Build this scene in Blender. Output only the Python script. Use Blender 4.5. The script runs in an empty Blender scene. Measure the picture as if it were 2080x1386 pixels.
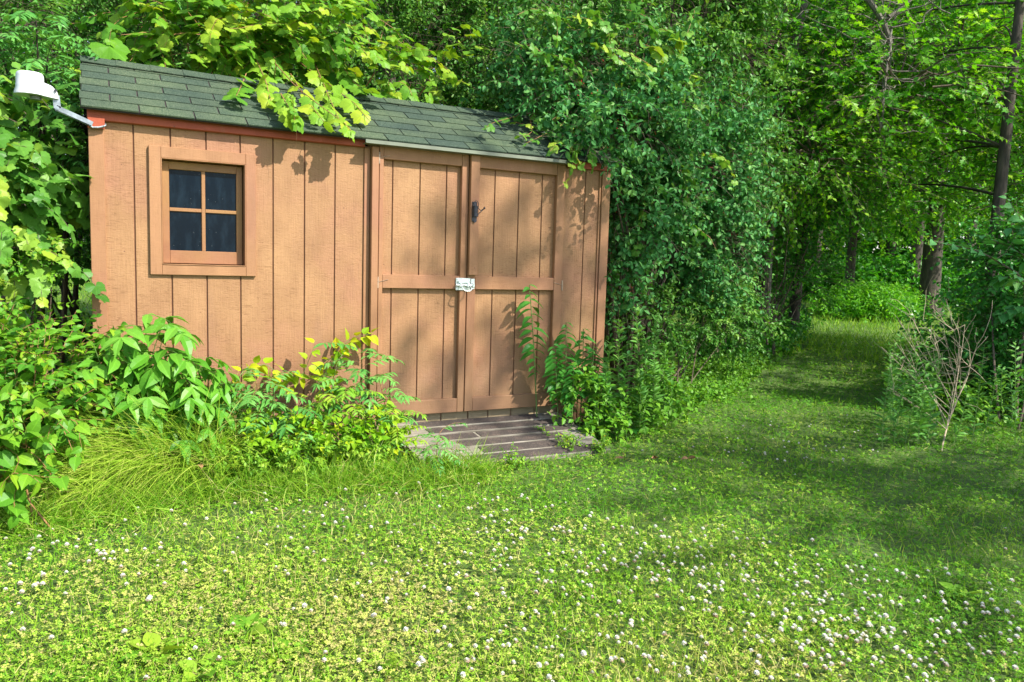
import bpy, bmesh, math
import numpy as np
from mathutils import Matrix, Vector
rng = np.random.default_rng(7)
SC = bpy.context.scene
COL = SC.collection
# ------------------------------------------------------------------ camera, sky, sun, exposure
CP = np.array([-0.18283695, -5.24160371, 1.27882799])
CR = np.array([0.88383153, -0.46688664, 0.02930345])
CU = np.array([0.01954944, 0.09944806, 0.99485069])
CF = np.array([0.46739667, 0.87870754, -0.09702271])
F = 1570.65
cam = bpy.data.cameras.new("camera"); cam.sensor_width = 36; cam.lens = F / 2080 * 36
cam.clip_start = 0.05; cam.clip_end = 500
co = bpy.data.objects.new("camera", cam); COL.objects.link(co)
co.matrix_world = Matrix([[CR[i], CU[i], -CF[i], CP[i]] for i in range(3)] + [[0, 0, 0, 1]])
SC.camera = co
SUN = np.array([.66, -1.0, 1.12]); SUN /= np.linalg.norm(SUN)
elev = math.asin(SUN[2]); azim = math.atan2(SUN[0], SUN[1])      # clockwise from +Y
w = bpy.data.worlds.new("World"); SC.world = w; w.use_nodes = True
sk = w.node_tree.nodes.new('ShaderNodeTexSky'); sk.sky_type = 'NISHITA'; sk.sun_disc = False
sk.sun_elevation = elev; sk.sun_rotation = azim
bg = w.node_tree.nodes['Background']; bg.inputs[1].default_value = 0.14
hs = w.node_tree.nodes.new('ShaderNodeHueSaturation'); hs.inputs['Saturation'].default_value = .85; hs.inputs['Value'].default_value = 1.1
w.node_tree.links.new(sk.outputs[0], hs.inputs['Color']); w.node_tree.links.new(hs.outputs[0], bg.inputs[0])
sl = bpy.data.lights.new("sun", 'SUN'); sl.energy = 4.6; sl.angle = math.radians(0.55); sl.color = (1, .95, .84)
so = bpy.data.objects.new("sun", sl); COL.objects.link(so)
so.rotation_euler = Vector(SUN).to_track_quat('Z', 'Y').to_euler()
vs = SC.view_settings; vs.view_transform = 'Standard'; vs.look = 'None'; vs.exposure = 0.98; vs.gamma = 1
SC.render.engine = 'CYCLES'
SC.cycles.max_bounces = 8; SC.cycles.diffuse_bounces = 4; SC.cycles.glossy_bounces = 2
SC.cycles.transmission_bounces = 5; SC.cycles.transparent_max_bounces = 4
SC.cycles.sample_clamp_indirect = 8

# ------------------------------------------------------------------ helpers
def gz(x, y):
    x = np.asarray(x, float); y = np.asarray(y, float)
    d = np.hypot(x - CP[0], y - CP[1])
    return (.028 * np.maximum(0, d - 9) + .012 * np.sin(x * 1.7 + y) + .01 * np.sin(y * 2.3 - x * .6)
            + .02 * np.sin(x * .5 + 1.3) * np.sin(y * .43))
def ray(px, py): return CR * (px - 1040) / F - CU * (py - 693) / F + CF
def ad(px, py, d): return CP + ray(px, py) * d
def at(px, py, Y):
    r = ray(px, py); return CP + r * (Y - CP[1]) / r[1]
def gp(px, py):
    r = ray(px, py); a, b = .5, 45.
    for _ in range(30):
        t = (a + b) / 2; P = CP + r * t
        if P[2] > gz(P[0], P[1]): a = t
        else: b = t
    return np.array([P[0], P[1], float(gz(P[0], P[1]))])
def U(a, b, n=None): return rng.uniform(a, b, n)
def nrm(v): return v / (np.linalg.norm(v, axis=-1, keepdims=True) + 1e-9)
def tag(o, label=None, cat=None, group=None, kind=None):
    if label: o['label'] = label
    if cat: o['category'] = cat
    if group: o['group'] = group
    if kind: o['kind'] = kind
    return o
def empty(name, loc, label, cat, group=None):
    o = bpy.data.objects.new(name, None); COL.objects.link(o); o.location = loc
    o.empty_display_size = .1
    bpy.context.view_layer.update()
    return tag(o, label, cat, group)
def link(name, me, parent=None):
    o = bpy.data.objects.new(name, me); COL.objects.link(o)
    if parent is not None:
        o.parent = parent; o.matrix_parent_inverse = parent.matrix_world.inverted()
    return o
def in_shed(P, m=0.0):
    x, y, z = P[..., 0], P[..., 1], P[..., 2]
    zr = 2.14 + .553 * (np.minimum(y, 1.36 - y) + .08)
    a = (x > -.30 - m) & (x < 3.52 + m) & (y > -.10 - m) & (y < 1.46 + m) & (z > 2.02) & (z < zr + m)
    b = (x > -.26 - m) & (x < 3.47 + m) & (y > -.06 - m) & (y < 1.4 + m) & (z < 2.15)
    c = (x > -.72) & (x < -.24) & (y > -.28) & (y < .06) & (z > 1.99) & (z < 2.33)
    return a | b | c

# ------------------------------------------------------------------ materials
MATS = {}
def newmat(name):
    m = bpy.data.materials.new(name); m.use_nodes = True; MATS[name] = m
    nt = m.node_tree; return m, nt, nt.nodes['Principled BSDF']
def N(nt, t, **kw):
    n = nt.nodes.new(t)
    for k, v in kw.items():
        if k in n.inputs: n.inputs[k].default_value = v
        else: setattr(n, k, v)
    return n
def ramp(nt, stops, fac=None, interp='LINEAR'):
    n = nt.nodes.new('ShaderNodeValToRGB'); cr = n.color_ramp; cr.interpolation = interp
    while len(cr.elements) < len(stops): cr.elements.new(.5)
    for e, (p, c) in zip(cr.elements, stops): e.position = p; e.color = (*c, 1) if len(c) == 3 else c
    if fac is not None: nt.links.new(fac, n.inputs[0])
    return n
def mixc(nt, fac, a, b, mode='MIX'):
    n = nt.nodes.new('ShaderNodeMix'); n.data_type = 'RGBA'; n.blend_type = mode
    for s, v in ((n.inputs[0], fac), (n.inputs[6], a), (n.inputs[7], b)):
        if isinstance(v, (int, float)): s.default_value = v
        elif isinstance(v, tuple): s.default_value = (*v, 1)
        else: nt.links.new(v, s)
    return n.outputs[2]
def leafmat(name, cols, trans=.33, rough=.42, spec=.5, vein=.25, warm=(1.25, 1.15, .5)):
    m, nt, b = newmat(name)
    at_ = N(nt, 'ShaderNodeAttribute', attribute_name='rnd')
    n = len(cols); cr = ramp(nt, [(i / (n - 1), c) for i, c in enumerate(cols)], at_.outputs['Fac'])
    uv = N(nt, 'ShaderNodeUVMap'); sep = N(nt, 'ShaderNodeSeparateXYZ'); nt.links.new(uv.outputs[0], sep.inputs[0])
    ab = N(nt, 'ShaderNodeMath', operation='ABSOLUTE'); nt.links.new(sep.outputs[0], ab.inputs[0])
    rib = ramp(nt, [(0, (1, 1, 1)), (.05, (0, 0, 0))], ab.outputs[0])
    # side veins: stripes running obliquely from the midrib
    sb = N(nt, 'ShaderNodeMath', operation='SUBTRACT'); nt.links.new(sep.outputs[1], sb.inputs[0]); nt.links.new(ab.outputs[0], sb.inputs[1])
    ml = N(nt, 'ShaderNodeMath', operation='MULTIPLY'); nt.links.new(sb.outputs[0], ml.inputs[0]); ml.inputs[1].default_value = 44
    sn = N(nt, 'ShaderNodeMath', operation='SINE'); nt.links.new(ml.outputs[0], sn.inputs[0])
    sv = ramp(nt, [(.72, (0, 0, 0)), (1, (.45, .45, .45))], sn.outputs[0])
    mx = N(nt, 'ShaderNodeMath', operation='MAXIMUM'); nt.links.new(rib.outputs[0], mx.inputs[0]); nt.links.new(sv.outputs[0], mx.inputs[1])
    mv = N(nt, 'ShaderNodeMath', operation='MULTIPLY'); nt.links.new(mx.outputs[0], mv.inputs[0]); mv.inputs[1].default_value = vein
    lt = mixc(nt, 1.0, cr.outputs[0], (1.7, 1.6, 1.5), 'MULTIPLY')
    c = mixc(nt, mv.outputs[0], cr.outputs[0], lt)
    nt.links.new(c, b.inputs['Base Color'])
    b.inputs['Roughness'].default_value = rough; b.inputs['Specular IOR Level'].default_value = spec * .55
    tr = N(nt, 'ShaderNodeBsdfTranslucent'); c2 = mixc(nt, 1.0, c, warm, 'MULTIPLY'); nt.links.new(c2, tr.inputs[0])
    ms = N(nt, 'ShaderNodeMixShader'); ms.inputs[0].default_value = trans
    nt.links.new(b.outputs[0], ms.inputs[1]); nt.links.new(tr.outputs[0], ms.inputs[2])
    nt.links.new(ms.outputs[0], nt.nodes['Material Output'].inputs[0])
    return m
def bark(name, c1, c2, sc=18):
    m, nt, b = newmat(name)
    tc = N(nt, 'ShaderNodeTexCoord'); mp = N(nt, 'ShaderNodeMapping'); mp.inputs['Scale'].default_value = (1, 1, .22)
    nt.links.new(tc.outputs['Object'], mp.inputs[0])
    no = N(nt, 'ShaderNodeTexNoise', Scale=float(sc), Detail=6.0, Roughness=.65); nt.links.new(mp.outputs[0], no.inputs[0])
    cr = ramp(nt, [(.35, c1), (.68, c2)], no.outputs[0]); nt.links.new(cr.outputs[0], b.inputs[0])
    bp = N(nt, 'ShaderNodeBump', Strength=.7, Distance=.02); nt.links.new(no.outputs[0], bp.inputs['Height'])
    nt.links.new(bp.outputs[0], b.inputs['Normal']); b.inputs['Roughness'].default_value = .9
    return m
def plain(name, c, rough=.5, metal=0., var=.12, sc=12.):
    m, nt, b = newmat(name)
    tc = N(nt, 'ShaderNodeTexCoord'); no = N(nt, 'ShaderNodeTexNoise', Scale=sc, Detail=5.0); nt.links.new(tc.outputs['Object'], no.inputs[0])
    cr = ramp(nt, [(.3, tuple(v * (1 - var) for v in c)), (.7, tuple(min(1, v * (1 + var)) for v in c))], no.outputs[0])
    nt.links.new(cr.outputs[0], b.inputs[0]); b.inputs['Roughness'].default_value = rough; b.inputs['Metallic'].default_value = metal
    return m
def paintwood(name, c, warm, pink, rough=.62, bump=.5, horiz=True, seed=0., dirt=.5):
    """painted rough-sawn plywood: short cross marks, lengthwise grain, faded patches"""
    m, nt, b = newmat(name)
    tc = N(nt, 'ShaderNodeTexCoord')
    def nz(scale, sc, det=5.0, off=0., dist=0.):
        mp = N(nt, 'ShaderNodeMapping'); mp.inputs['Scale'].default_value = scale; mp.inputs['Location'].default_value = (off + seed, off, seed)
        nt.links.new(tc.outputs['Object'], mp.inputs[0])
        n = N(nt, 'ShaderNodeTexNoise', Scale=sc, Detail=det, Roughness=.6, Distortion=dist); nt.links.new(mp.outputs[0], n.inputs[0]); return n.outputs[0]
    big = nz((1, 1, 1), 1.3, 4.0, 3.1); med = nz((1, 1, .6), 7., 6.0, 1.7, .6)
    cross = nz((1, 1, 5.5) if horiz else (4, 1, 1), 22., 4.0, .3, 1.2)
    grain = nz((9, 9, .7) if horiz else (.7, 9, 9), 9., 4.0, 5.)
    base = ramp(nt, [(.28, pink), (.5, c), (.72, warm)], big)
    tint = ramp(nt, [(.3, (.86, .84, .82)), (.55, (1, 1, 1)), (.75, (1.08, 1.08, 1.08))], med)
    col = mixc(nt, 1.0, base.outputs[0], tint.outputs[0], 'MULTIPLY')
    g2 = ramp(nt, [(.30, (.80, .77, .74)), (.42, (1, 1, 1))], grain)
    col = mixc(nt, .4, col, mixc(nt, 1.0, col, g2.outputs[0], 'MULTIPLY'))
    c3 = ramp(nt, [(.36, (.72, .68, .64)), (.47, (1, 1, 1))], cross)
    pm = nz((1, 1, .5), 3.2, 3.0, 8.); pr = ramp(nt, [(.38, (dirt * .15,) * 3), (.62, (dirt * 1.3,) * 3)], pm)
    col = mixc(nt, pr.outputs[0], col, mixc(nt, 1.0, col, c3.outputs[0], 'MULTIPLY'))
    vo = N(nt, 'ShaderNodeTexVoronoi', Scale=9.0); nt.links.new(tc.outputs['Object'], vo.inputs[0])
    sp = ramp(nt, [(.028, (1, 1, 1)), (.045, (0, 0, 0))], vo.outputs['Distance'])
    col = mixc(nt, sp.outputs[0], col, (.16, .07, .04))
    # splashed dirt close to the ground
    sx = N(nt, 'ShaderNodeSeparateXYZ'); nt.links.new(tc.outputs['Object'], sx.inputs[0])
    md_ = N(nt, 'ShaderNodeMath', operation='MULTIPLY_ADD'); nt.links.new(med, md_.inputs[0]); md_.inputs[1].default_value = -.7; nt.links.new(sx.outputs[2], md_.inputs[2])
    sd = ramp(nt, [(.0, (.45, .45, .45)), (.32, (0, 0, 0))], md_.outputs[0]); col = mixc(nt, sd.outputs[0], col, (.20, .13, .075))
    stn = nz((2.2, 2.2, .35), 2.6, 6.0, 14., .4); s2 = ramp(nt, [(.60, (0, 0, 0)), (.72, (.38, .38, .38))], stn); col = mixc(nt, s2.outputs[0], col, (.25, .13, .075))
    nt.links.new(col, b.inputs[0]); b.inputs['Roughness'].default_value = rough
    b.inputs['Specular IOR Level'].default_value = .35
    h = N(nt, 'ShaderNodeMath', operation='MULTIPLY_ADD'); nt.links.new(cross, h.inputs[0]); h.inputs[1].default_value = 1.0; nt.links.new(grain, h.inputs[2])
    bp = N(nt, 'ShaderNodeBump', Strength=bump, Distance=.006); nt.links.new(h.outputs[0], bp.inputs['Height']); nt.links.new(bp.outputs[0], b.inputs['Normal'])
    return m
M_SIDE = paintwood('siding_paint', (.325, .170, .080), (.37, .205, .095), (.335, .152, .092), dirt=.8)
M_TRIM = paintwood('trim_paint', (.32, .158, .077), (.35, .18, .085), (.33, .145, .085), bump=.25, horiz=True, seed=4., dirt=.2)
M_RAIL = paintwood('rail_paint', (.325, .16, .078), (.35, .18, .085), (.33, .15, .085), bump=.25, horiz=False, seed=9., dirt=.2)
M_RED = paintwood('fascia_paint', (.36, .075, .035), (.38, .09, .04), (.33, .06, .035), bump=.25, horiz=False, seed=2., dirt=.3)
M_SASH = paintwood('sash_wood', (.30, .155, .06), (.38, .21, .07), (.27, .12, .065), bump=.2, seed=6., dirt=.3)
M_DARK = plain('shed_dark_backing', (.15, .065, .035), .9)
M_BARE = paintwood('bare_siding', (.40, .33, .20), (.44, .37, .22), (.34, .27, .17), bump=.4, seed=12.)
M_ALU = plain('aluminium', (.15, .17, .125), .55, .2)
M_STEEL = plain('galvanised_steel', (.30, .34, .37), .45, .7, .3, 40)
M_HINGE = plain('painted_hinge', (.34, .24, .17), .5, .2, .35, 60)
M_WHITE = plain('white_enamel', (.60, .61, .64), .35, 0, .03)
M_BLACK = plain('black_iron', (.045, .045, .055), .45, .6, .3)
M_BERRY = plain('berry', (.55, .03, .02), .3)
M_DRY = plain('dry_stem', (.36, .29, .20), .8, 0, .3, 20)
M_STEM = plain('green_stem', (.13, .22, .05), .6, 0, .3, 20)
M_REDSTEM = plain('reddish_stem', (.26, .13, .05), .7, 0, .3, 20)
M_TWIG = bark('twig_bark', (.07, .05, .035), (.16, .12, .08), 40)
M_BARK = bark('bark', (.025, .02, .014), (.09, .07, .05))
M_YEL = plain('yellow_petal', (.8, .55, .02), .5)
M_PLAST = plain('grey_blue_plastic', (.16, .22, .25), .4)
L_HONEY = leafmat('honeysuckle_leaf', [(.03, .13, .03), (.05, .20, .048), (.085, .275, .07), (.17, .37, .09)], .25, .5, .3)
L_THICK = leafmat('thicket_leaf', [(.03, .11, .015), (.06, .19, .025), (.10, .27, .04), (.20, .36, .06)], .32, .42, .35)
L_VINE = leafmat('vine_leaf', [(.07, .22, .018), (.12, .30, .022), (.20, .38, .028), (.34, .45, .03)], .38, .45, .4, .45)
L_VINEG = leafmat('vine_leaf_green', [(.05, .17, .02), (.09, .25, .03), (.14, .32, .045), (.30, .42, .04)], .35, .42, .45, .45)
L_SUMAC = leafmat('sumac_leaf', [(.06, .22, .04), (.10, .30, .055), (.17, .38, .08)], .3, .4, .45, .35)
L_SHRUB = leafmat('shrub_leaf', [(.045, .17, .012), (.08, .25, .018), (.14, .33, .022), (.26, .40, .02)], .33, .42, .4, .5)
L_ASH = leafmat('ash_leaf', [(.06, .21, .015), (.09, .28, .02), (.13, .34, .03), (.17, .38, .05)], .33, .38, .45, .3)
L_YELLOW = leafmat('yellowing_leaf', [(.12, .34, .012), (.26, .45, .015), (.52, .54, .02)], .4, .5, .3, .3)
L_POKE = leafmat('stalk_leaf', [(.035, .18, .02), (.055, .24, .03), (.09, .30, .045)], .30, .33, .5, .3)
L_ROD = leafmat('goldenrod_leaf', [(.06, .20, .03), (.10, .28, .045), (.17, .36, .06)], .3, .45, .4, .2)
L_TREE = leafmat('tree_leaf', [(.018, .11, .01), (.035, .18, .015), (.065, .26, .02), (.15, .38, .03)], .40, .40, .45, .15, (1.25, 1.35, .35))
L_SUNNY = leafmat('sunny_tree_leaf', [(.05, .20, .012), (.09, .31, .018), (.17, .42, .025), (.32, .52, .035)], .42, .42, .45, .15, (1.2, 1.3, .35))  # tree leaf in brighter greens, sunlight put into the colour
L_CLOVER = leafmat('clover_leaf', [(.065, .21, .012), (.13, .33, .018), (.24, .44, .028), (.44, .53, .09), (.42, .36, .14)], .25, .55, .3, .1, (1.3, 1.15, .3))
L_GRASS = leafmat('grass_blade', [(.08, .23, .012), (.15, .34, .018), (.29, .45, .035), (.52, .47, .19)], .3, .5, .3, .1)
L_TUFT = leafmat('tuft_blade', [(.14, .30, .015), (.23, .41, .03), (.36, .50, .05), (.56, .55, .16)], .32, .5, .3, .1)
L_WEED = leafmat('weed_leaf', [(.06, .20, .015), (.11, .29, .02), (.18, .37, .03), (.32, .45, .035)], .3, .45, .4, .2)
L_DEAD = plain('dead_leaf', (.30, .15, .07), .8, 0, .3)

# ------------------------------------------------------------------ mesh accumulation
class Acc:
    def __init__(s): s.v = []; s.f = []; s.uv = []; s.r = []; s.m = []; s.n = 0
    def add(s, v, f, uv=None, r=None, mat=0):
        v = np.asarray(v, np.float32).reshape(-1, 3); n = len(v)
        if n == 0: return
        s.v.append(v); s.f.append(np.asarray(f, np.int64) + s.n); s.n += n
        s.uv.append(np.zeros((n, 2), np.float32) + .5 if uv is None else uv)
        s.r.append(np.full(n, .5, np.float32) if r is None else r)
        s.m.append(np.full(len(f), mat, np.int32))
    def mesh(s, name, mats, smooth=False):
        me = bpy.data.meshes.new(name)
        if not s.v: s.add(np.zeros((3, 3)), [[0, 1, 2]])
        V = np.concatenate(s.v); Fc = np.concatenate(s.f).astype(np.int32); nf = len(Fc)
        me.vertices.add(len(V)); me.vertices.foreach_set('co', V.ravel())
        me.loops.add(nf * 3); me.loops.foreach_set('vertex_index', Fc.ravel())
        me.polygons.add(nf); me.polygons.foreach_set('loop_start', np.arange(0, nf * 3, 3, dtype=np.int32))
        me.polygons.foreach_set('loop_total', np.full(nf, 3, np.int32))
        me.polygons.foreach_set('material_index', np.concatenate(s.m))
        me.polygons.foreach_set('use_smooth', np.full(nf, smooth, bool))
        uvl = me.uv_layers.new(name='UVMap'); UV = np.concatenate(s.uv)[Fc.ravel()]
        uvl.data.foreach_set('uv', UV.astype(np.float32).ravel())
        a = me.attributes.new('rnd', 'FLOAT', 'POINT'); a.data.foreach_set('value', np.concatenate(s.r).astype(np.float32))
        for m in mats: me.materials.append(m)
        me.update(); me.validate(); return me
    def build(s, name, mats, parent=None, smooth=False):
        return link(name, s.mesh(name, mats, smooth), parent)

def tpl(ts, ws, fold=.25, curl=.25, serr=0.):
    """leaf template: axis +Y of length 1, halves folded up, tip curling down"""
    v = []; f = []; idx = []
    for i, (t, wd) in enumerate(zip(ts, ws)):
        z = -curl * t * t
        if wd <= 0: idx.append((len(v),) * 3); v.append((0, t, z))
        else:
            b = len(v); idx.append((b, b + 1, b + 2)); s_ = serr * (1 if i % 2 else -1)
            v += [(-wd - s_ * wd, t, z + fold * wd), (0, t, z), (wd + s_ * wd, t, z + fold * wd)]
    for a, b in zip(idx[:-1], idx[1:]):
        for k in (0, 1):
            q = [a[k], a[k + 1], b[k + 1], b[k]]
            q2 = [x for j, x in enumerate(q) if x != q[j - 1]]
            if len(q2) == 4: f += [q2[:3], [q2[0], q2[2], q2[3]]]
            elif len(q2) == 3: f.append(q2)
    return np.array(v, float), np.array(f)
T_KITE = tpl([0, .5, 1], [0, .28, 0], .3, .15)
T_OVAL = tpl([0, .25, .6, .88, 1], [0, .24, .30, .16, 0], .25, .2)
T_OVATE = tpl([0, .12, .3, .55, .8, 1], [0, .24, .34, .29, .13, 0], .2, .3, .05)
T_LANCE = tpl([0, .25, .55, 1], [0, .13, .15, 0], .25, .3)
T_NARROW = tpl([0, .3, 1], [0, .085, 0], .2, .3)
T_ASH = tpl([0, .12, .35, .6, .82, 1], [0, .10, .20, .19, .09, 0], .25, .35)
T_PLANT = tpl([0, .3, .45, .65, .85, 1], [.03, .05, .22, .27, .16, 0], .35, .3)
def grape(n=34, seed=0):
    r = np.random.default_rng(seed); v = [(0, 0, 0)]; uv = [(0, 0)]
    th = np.linspace(-165, 165, n) * math.pi / 180
    for i, t in enumerate(th):
        a = abs(math.degrees(t))
        R = .62 + .20 * max(0, 1 - a / 22) + .12 * max(0, 1 - abs(a - 62) / 22) + .05 * max(0, 1 - abs(a - 118) / 25) - .06 * max(0, 1 - abs(a - 34) / 12)
        R *= 1 - .45 * max(0, (a - 140) / 40)
        R *= 1 + (.055 if i % 2 else -.045) + r.uniform(-.02, .02)
        for q in (.55, 1): v.append((R * q * math.sin(t), R * q * math.cos(t) + .0, (-.20 * (R * q) ** 2 + (.07 * math.sin(3 * t + seed) - .02) * q)))
    v = np.array(v); f = []
    for i in range(n - 1):
        a, b = 1 + 2 * i, 3 + 2 * i; f += [[0, b, a], [a, b, b + 1], [a, b + 1, a + 1]]
    return v, np.array(f)
T_GRAPE = [grape(34, k) for k in range(4)]
def mapleish():
    v = [(0, 0, 0)]; pts = [(-.10, -.05), (-.34, .02), (-.20, .16), (-.52, .34), (-.30, .42), (-.40, .66), (-.16, .60), (0, 1.0), (.16, .60), (.40, .66), (.30, .42), (.52, .34), (.20, .16), (.34, .02), (.10, -.05)]
    v += [(x, y, -.25 * y * y + .12 * abs(x)) for x, y in pts]
    return np.array(v), np.array([[0, i + 1, i] for i in range(1, len(pts))])
T_MAPLE = mapleish()

def put(acc, T, P, D, Nn, S, R, mat=0, keep=None, uvs=1.):
    """copies of template T at P with axis D and face normal near Nn"""
    P = P.reshape(-1, 3); D = nrm(D.reshape(-1, 3)); Nn = Nn.reshape(-1, 3); S = np.broadcast_to(S, (len(P),)) if np.ndim(S) == 0 else S.reshape(-1)
    R = R.reshape(-1)
    tipP = P + D * S[:, None] * .6
    ok = ~in_shed(P, -.01) & ~in_shed(tipP, .0) & (tipP[:, 2] > gz(tipP[:, 0], tipP[:, 1]) - .03)
    if keep is not None: ok &= keep(tipP)
    P, D, Nn, S, R = P[ok], D[ok], Nn[ok], S[ok], R[ok]
    if len(P) == 0: return
    X = nrm(np.cross(D, Nn)); Z = np.cross(X, D)
    v, f = T; n = len(v)
    W = (P[:, None] + S[:, None, None] * (v[None, :, 0, None] * X[:, None] + v[None, :, 1, None] * D[:, None] + v[None, :, 2, None] * Z[:, None]))
    Fc = (f[None] + (np.arange(len(P)) * n)[:, None, None]).reshape(-1, 3)
    uv = np.tile(v[:, :2] * uvs, (len(P), 1)); acc.add(W.reshape(-1, 3), Fc, uv, np.repeat(R, n), mat)

def tubes(acc, poly, rad, sides=4, mat=0):
    """poly (M,K,3), rad (M,K): tapered tubes"""
    poly = np.asarray(poly, float); M, K, _ = poly.shape; rad = np.broadcast_to(rad, (M, K))
    T = np.gradient(poly, axis=1) if K > 1 else poly; T = nrm(T)
    ref = np.where(np.abs(T[..., 2:3]) > .9, np.array([1., 0, 0]), np.array([0, 0, 1.]))
    A = nrm(np.cross(T, ref)); B = np.cross(T, A)
    an = np.arange(sides) * 2 * math.pi / sides
    V = poly[:, :, None] + rad[:, :, None, None] * (np.cos(an)[None, None, :, None] * A[:, :, None] + np.sin(an)[None, None, :, None] * B[:, :, None])
    f = []
    for k in range(K - 1):
        for s in range(sides):
            a = k * sides + s; b = k * sides + (s + 1) % sides; c, d = a + sides, b + sides
            f += [[a, b, d], [a, d, c]]
    for s in range(1, sides - 1): f.append([(K - 1) * sides, (K - 1) * sides + s, (K - 1) * sides + s + 1])
    f = np.array(f); Fc = (f[None] + (np.arange(M) * K * sides)[:, None, None]).reshape(-1, 3)
    acc.add(V.reshape(-1, 3), Fc, None, np.repeat(U(0, 1, M), K * sides), mat)
def shoots(P0, D0, L, K=6, droop=.5, noise=.18):
    M = len(P0); P = np.zeros((M, K, 3)); P[:, 0] = P0; d = nrm(D0.copy()); L = np.broadcast_to(L, (M,))
    for k in range(1, K):
        d = nrm(d + rng.normal(0, noise, (M, 3)) - np.array([0, 0, droop / (K - 1)])); P[:, k] = P[:, k - 1] + d * (L / (K - 1))[:, None]
    return P
def interp(poly, t):
    M, K, _ = poly.shape; x = np.clip(t * (K - 1), 0, K - 1.001); i = x.astype(int); fr = (x - i)[..., None]; m = np.arange(M)[:, None]
    a, b = poly[m, i], poly[m, i + 1]; return a + (b - a) * fr, nrm(b - a)
UP = np.array([0, 0, 1.]); FACE = nrm(np.array([.25, -.75, .75]))
def along(acc, poly, n, T, size, mode='alt', ang=55, t0=.1, facing=.6, jit=.35, droop=.25, taper=.45, mat=0, rb=(0, 1), keep=None, petiole=0., planar=None):
    M = len(poly); opp = mode in ('opp', 'pin')
    t = np.linspace(t0, 1, n)[None] + U(-.3 / n, .3 / n, (M, n)); t = np.clip(t, 0, 1)
    P, Tn = interp(poly, t); i = np.arange(n)[None]
    side = nrm(np.cross(Tn, np.broadcast_to(UP, Tn.shape) + rng.normal(0, .05, Tn.shape))); B = np.cross(side, Tn)
    rv = np.broadcast_to(U(.15, .85, (M, 1)), (M, n)) + rng.normal(0, .16, (M, n)); rv = rb[0] + (rb[1] - rb[0]) * np.clip(rv, 0, 1)
    for o in ((0, 1) if opp else (0,)):
        if mode == 'alt': ph = i * 2.4 + U(0, 6.28, (M, 1))
        elif mode == 'dist': ph = i * math.pi + rng.normal(0, .3, (M, n))
        elif mode == 'pin': ph = np.zeros((M, n)) + o * math.pi
        else: ph = (i % 2) * math.pi / 2 + o * math.pi + U(0, 1.5, (M, 1))
        rad = np.cos(ph)[..., None] * side + np.sin(ph)[..., None] * B
        a = math.radians(ang); D = math.cos(a) * Tn + math.sin(a) * rad; D = D + rng.normal(0, jit * .5, D.shape); D[..., 2] -= droop; D = nrm(D)
        Nn = (B if mode in ('pin', 'dist') else nrm(.6 * UP + .4 * B)) * (1 - facing) + (FACE * .6 + UP * .4) * facing + rng.normal(0, jit, D.shape)
        S = size * (1 - taper * np.abs(t * 1.0 - .35) ** 1.3) * U(.75, 1.2, (M, n))
        PP = P + D * petiole
        if isinstance(T, list):
            k = rng.integers(0, len(T), M * n)
            for q in range(len(T)):
                s_ = k == q; put(acc, T[q], PP.reshape(-1, 3)[s_], D.reshape(-1, 3)[s_], Nn.reshape(-1, 3)[s_], S.reshape(-1)[s_], rv.reshape(-1)[s_], mat, keep)
        else: put(acc, T, PP, D, Nn, S, rv, mat, keep)
def sph(n): return nrm(rng.normal(0, 1, (n, 3)))
def bez(a, b, c, K=8):
    t = np.linspace(0, 1, K)[:, None]; a, b, c = map(np.asarray, (a, b, c)); return (1 - t) ** 2 * a + 2 * t * (1 - t) * b + t * t * c
def blob_shoots(blobs, M, rr=(.5, 1.), bias=(0, 0, .35), noise=.35, front=None):
    W = np.array([b[1][0] * b[1][2] + b[1][1] * b[1][2] for b in blobs]); W = W / W.sum(); k = rng.choice(len(blobs), M, p=W)
    c = np.array([b[0] for b in blobs])[k]; r = np.array([b[1] for b in blobs])[k]; u = sph(M)
    if front is not None:
        flip = (u @ np.array(front) < 0) & (U(0, 1, M) < .6); u[flip] *= -1
    P = c + u * r * U(rr[0], rr[1], (M, 1)); D = nrm(u + np.array(bias) + rng.normal(0, noise, (M, 3)))
    return P, D, c
def shrub(name, label, cat, base, blobs, M, L, n, T, size, mat, mode='alt', group=None, droop=.5, ang=55, facing=.5, jit=.35, rr=(.5, 1.), stems=8, stemr=.02, stemmat=None, front=(-.3, -.9, .2), K=5, ldroop=.2, keep=None, twig=.004, noise=.18, rb=(0, 1)):
    root = empty(name, base, label, cat, group)
    P, D, c = blob_shoots(blobs, M, rr, front=front); ok = ~in_shed(P, .02) & (P[:, 2] > gz(P[:, 0], P[:, 1]) + .02); P, D = P[ok], D[ok]
    poly = shoots(P, D, L * U(.6, 1.25, len(P)), K, droop, noise); a = Acc()
    along(a, poly, n, T, size, mode, ang, .08, facing, jit, ldroop, mat=0, keep=keep, rb=rb); a.build('foliage', [mat], root)
    st = Acc(); bad = in_shed(poly).any(1); tubes(st, poly[~bad], np.linspace(twig, twig * .4, K)[None], 3)
    if stems:
        S = []
        for i in range(stems):
            b = blobs[rng.integers(len(blobs))]; e = b[0] + sph(1)[0] * np.array(b[1]) * .55; s = np.array(base, float) + np.array([U(-.25, .25), U(-.2, .2), -.03])
            mid = (s + e) / 2 + np.array([U(-.2, .2), U(-.2, .2), .25]); q = bez(s, mid, e, 9)
            if not in_shed(q).any(): S.append(q)
        if S: tubes(st, np.array(S), (np.linspace(stemr, stemr * .3, 9)[None] * U(.6, 1.2, (len(S), 1))), 6)
    st.build('stems', [stemmat or M_TWIG], root)
    return root
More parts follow.
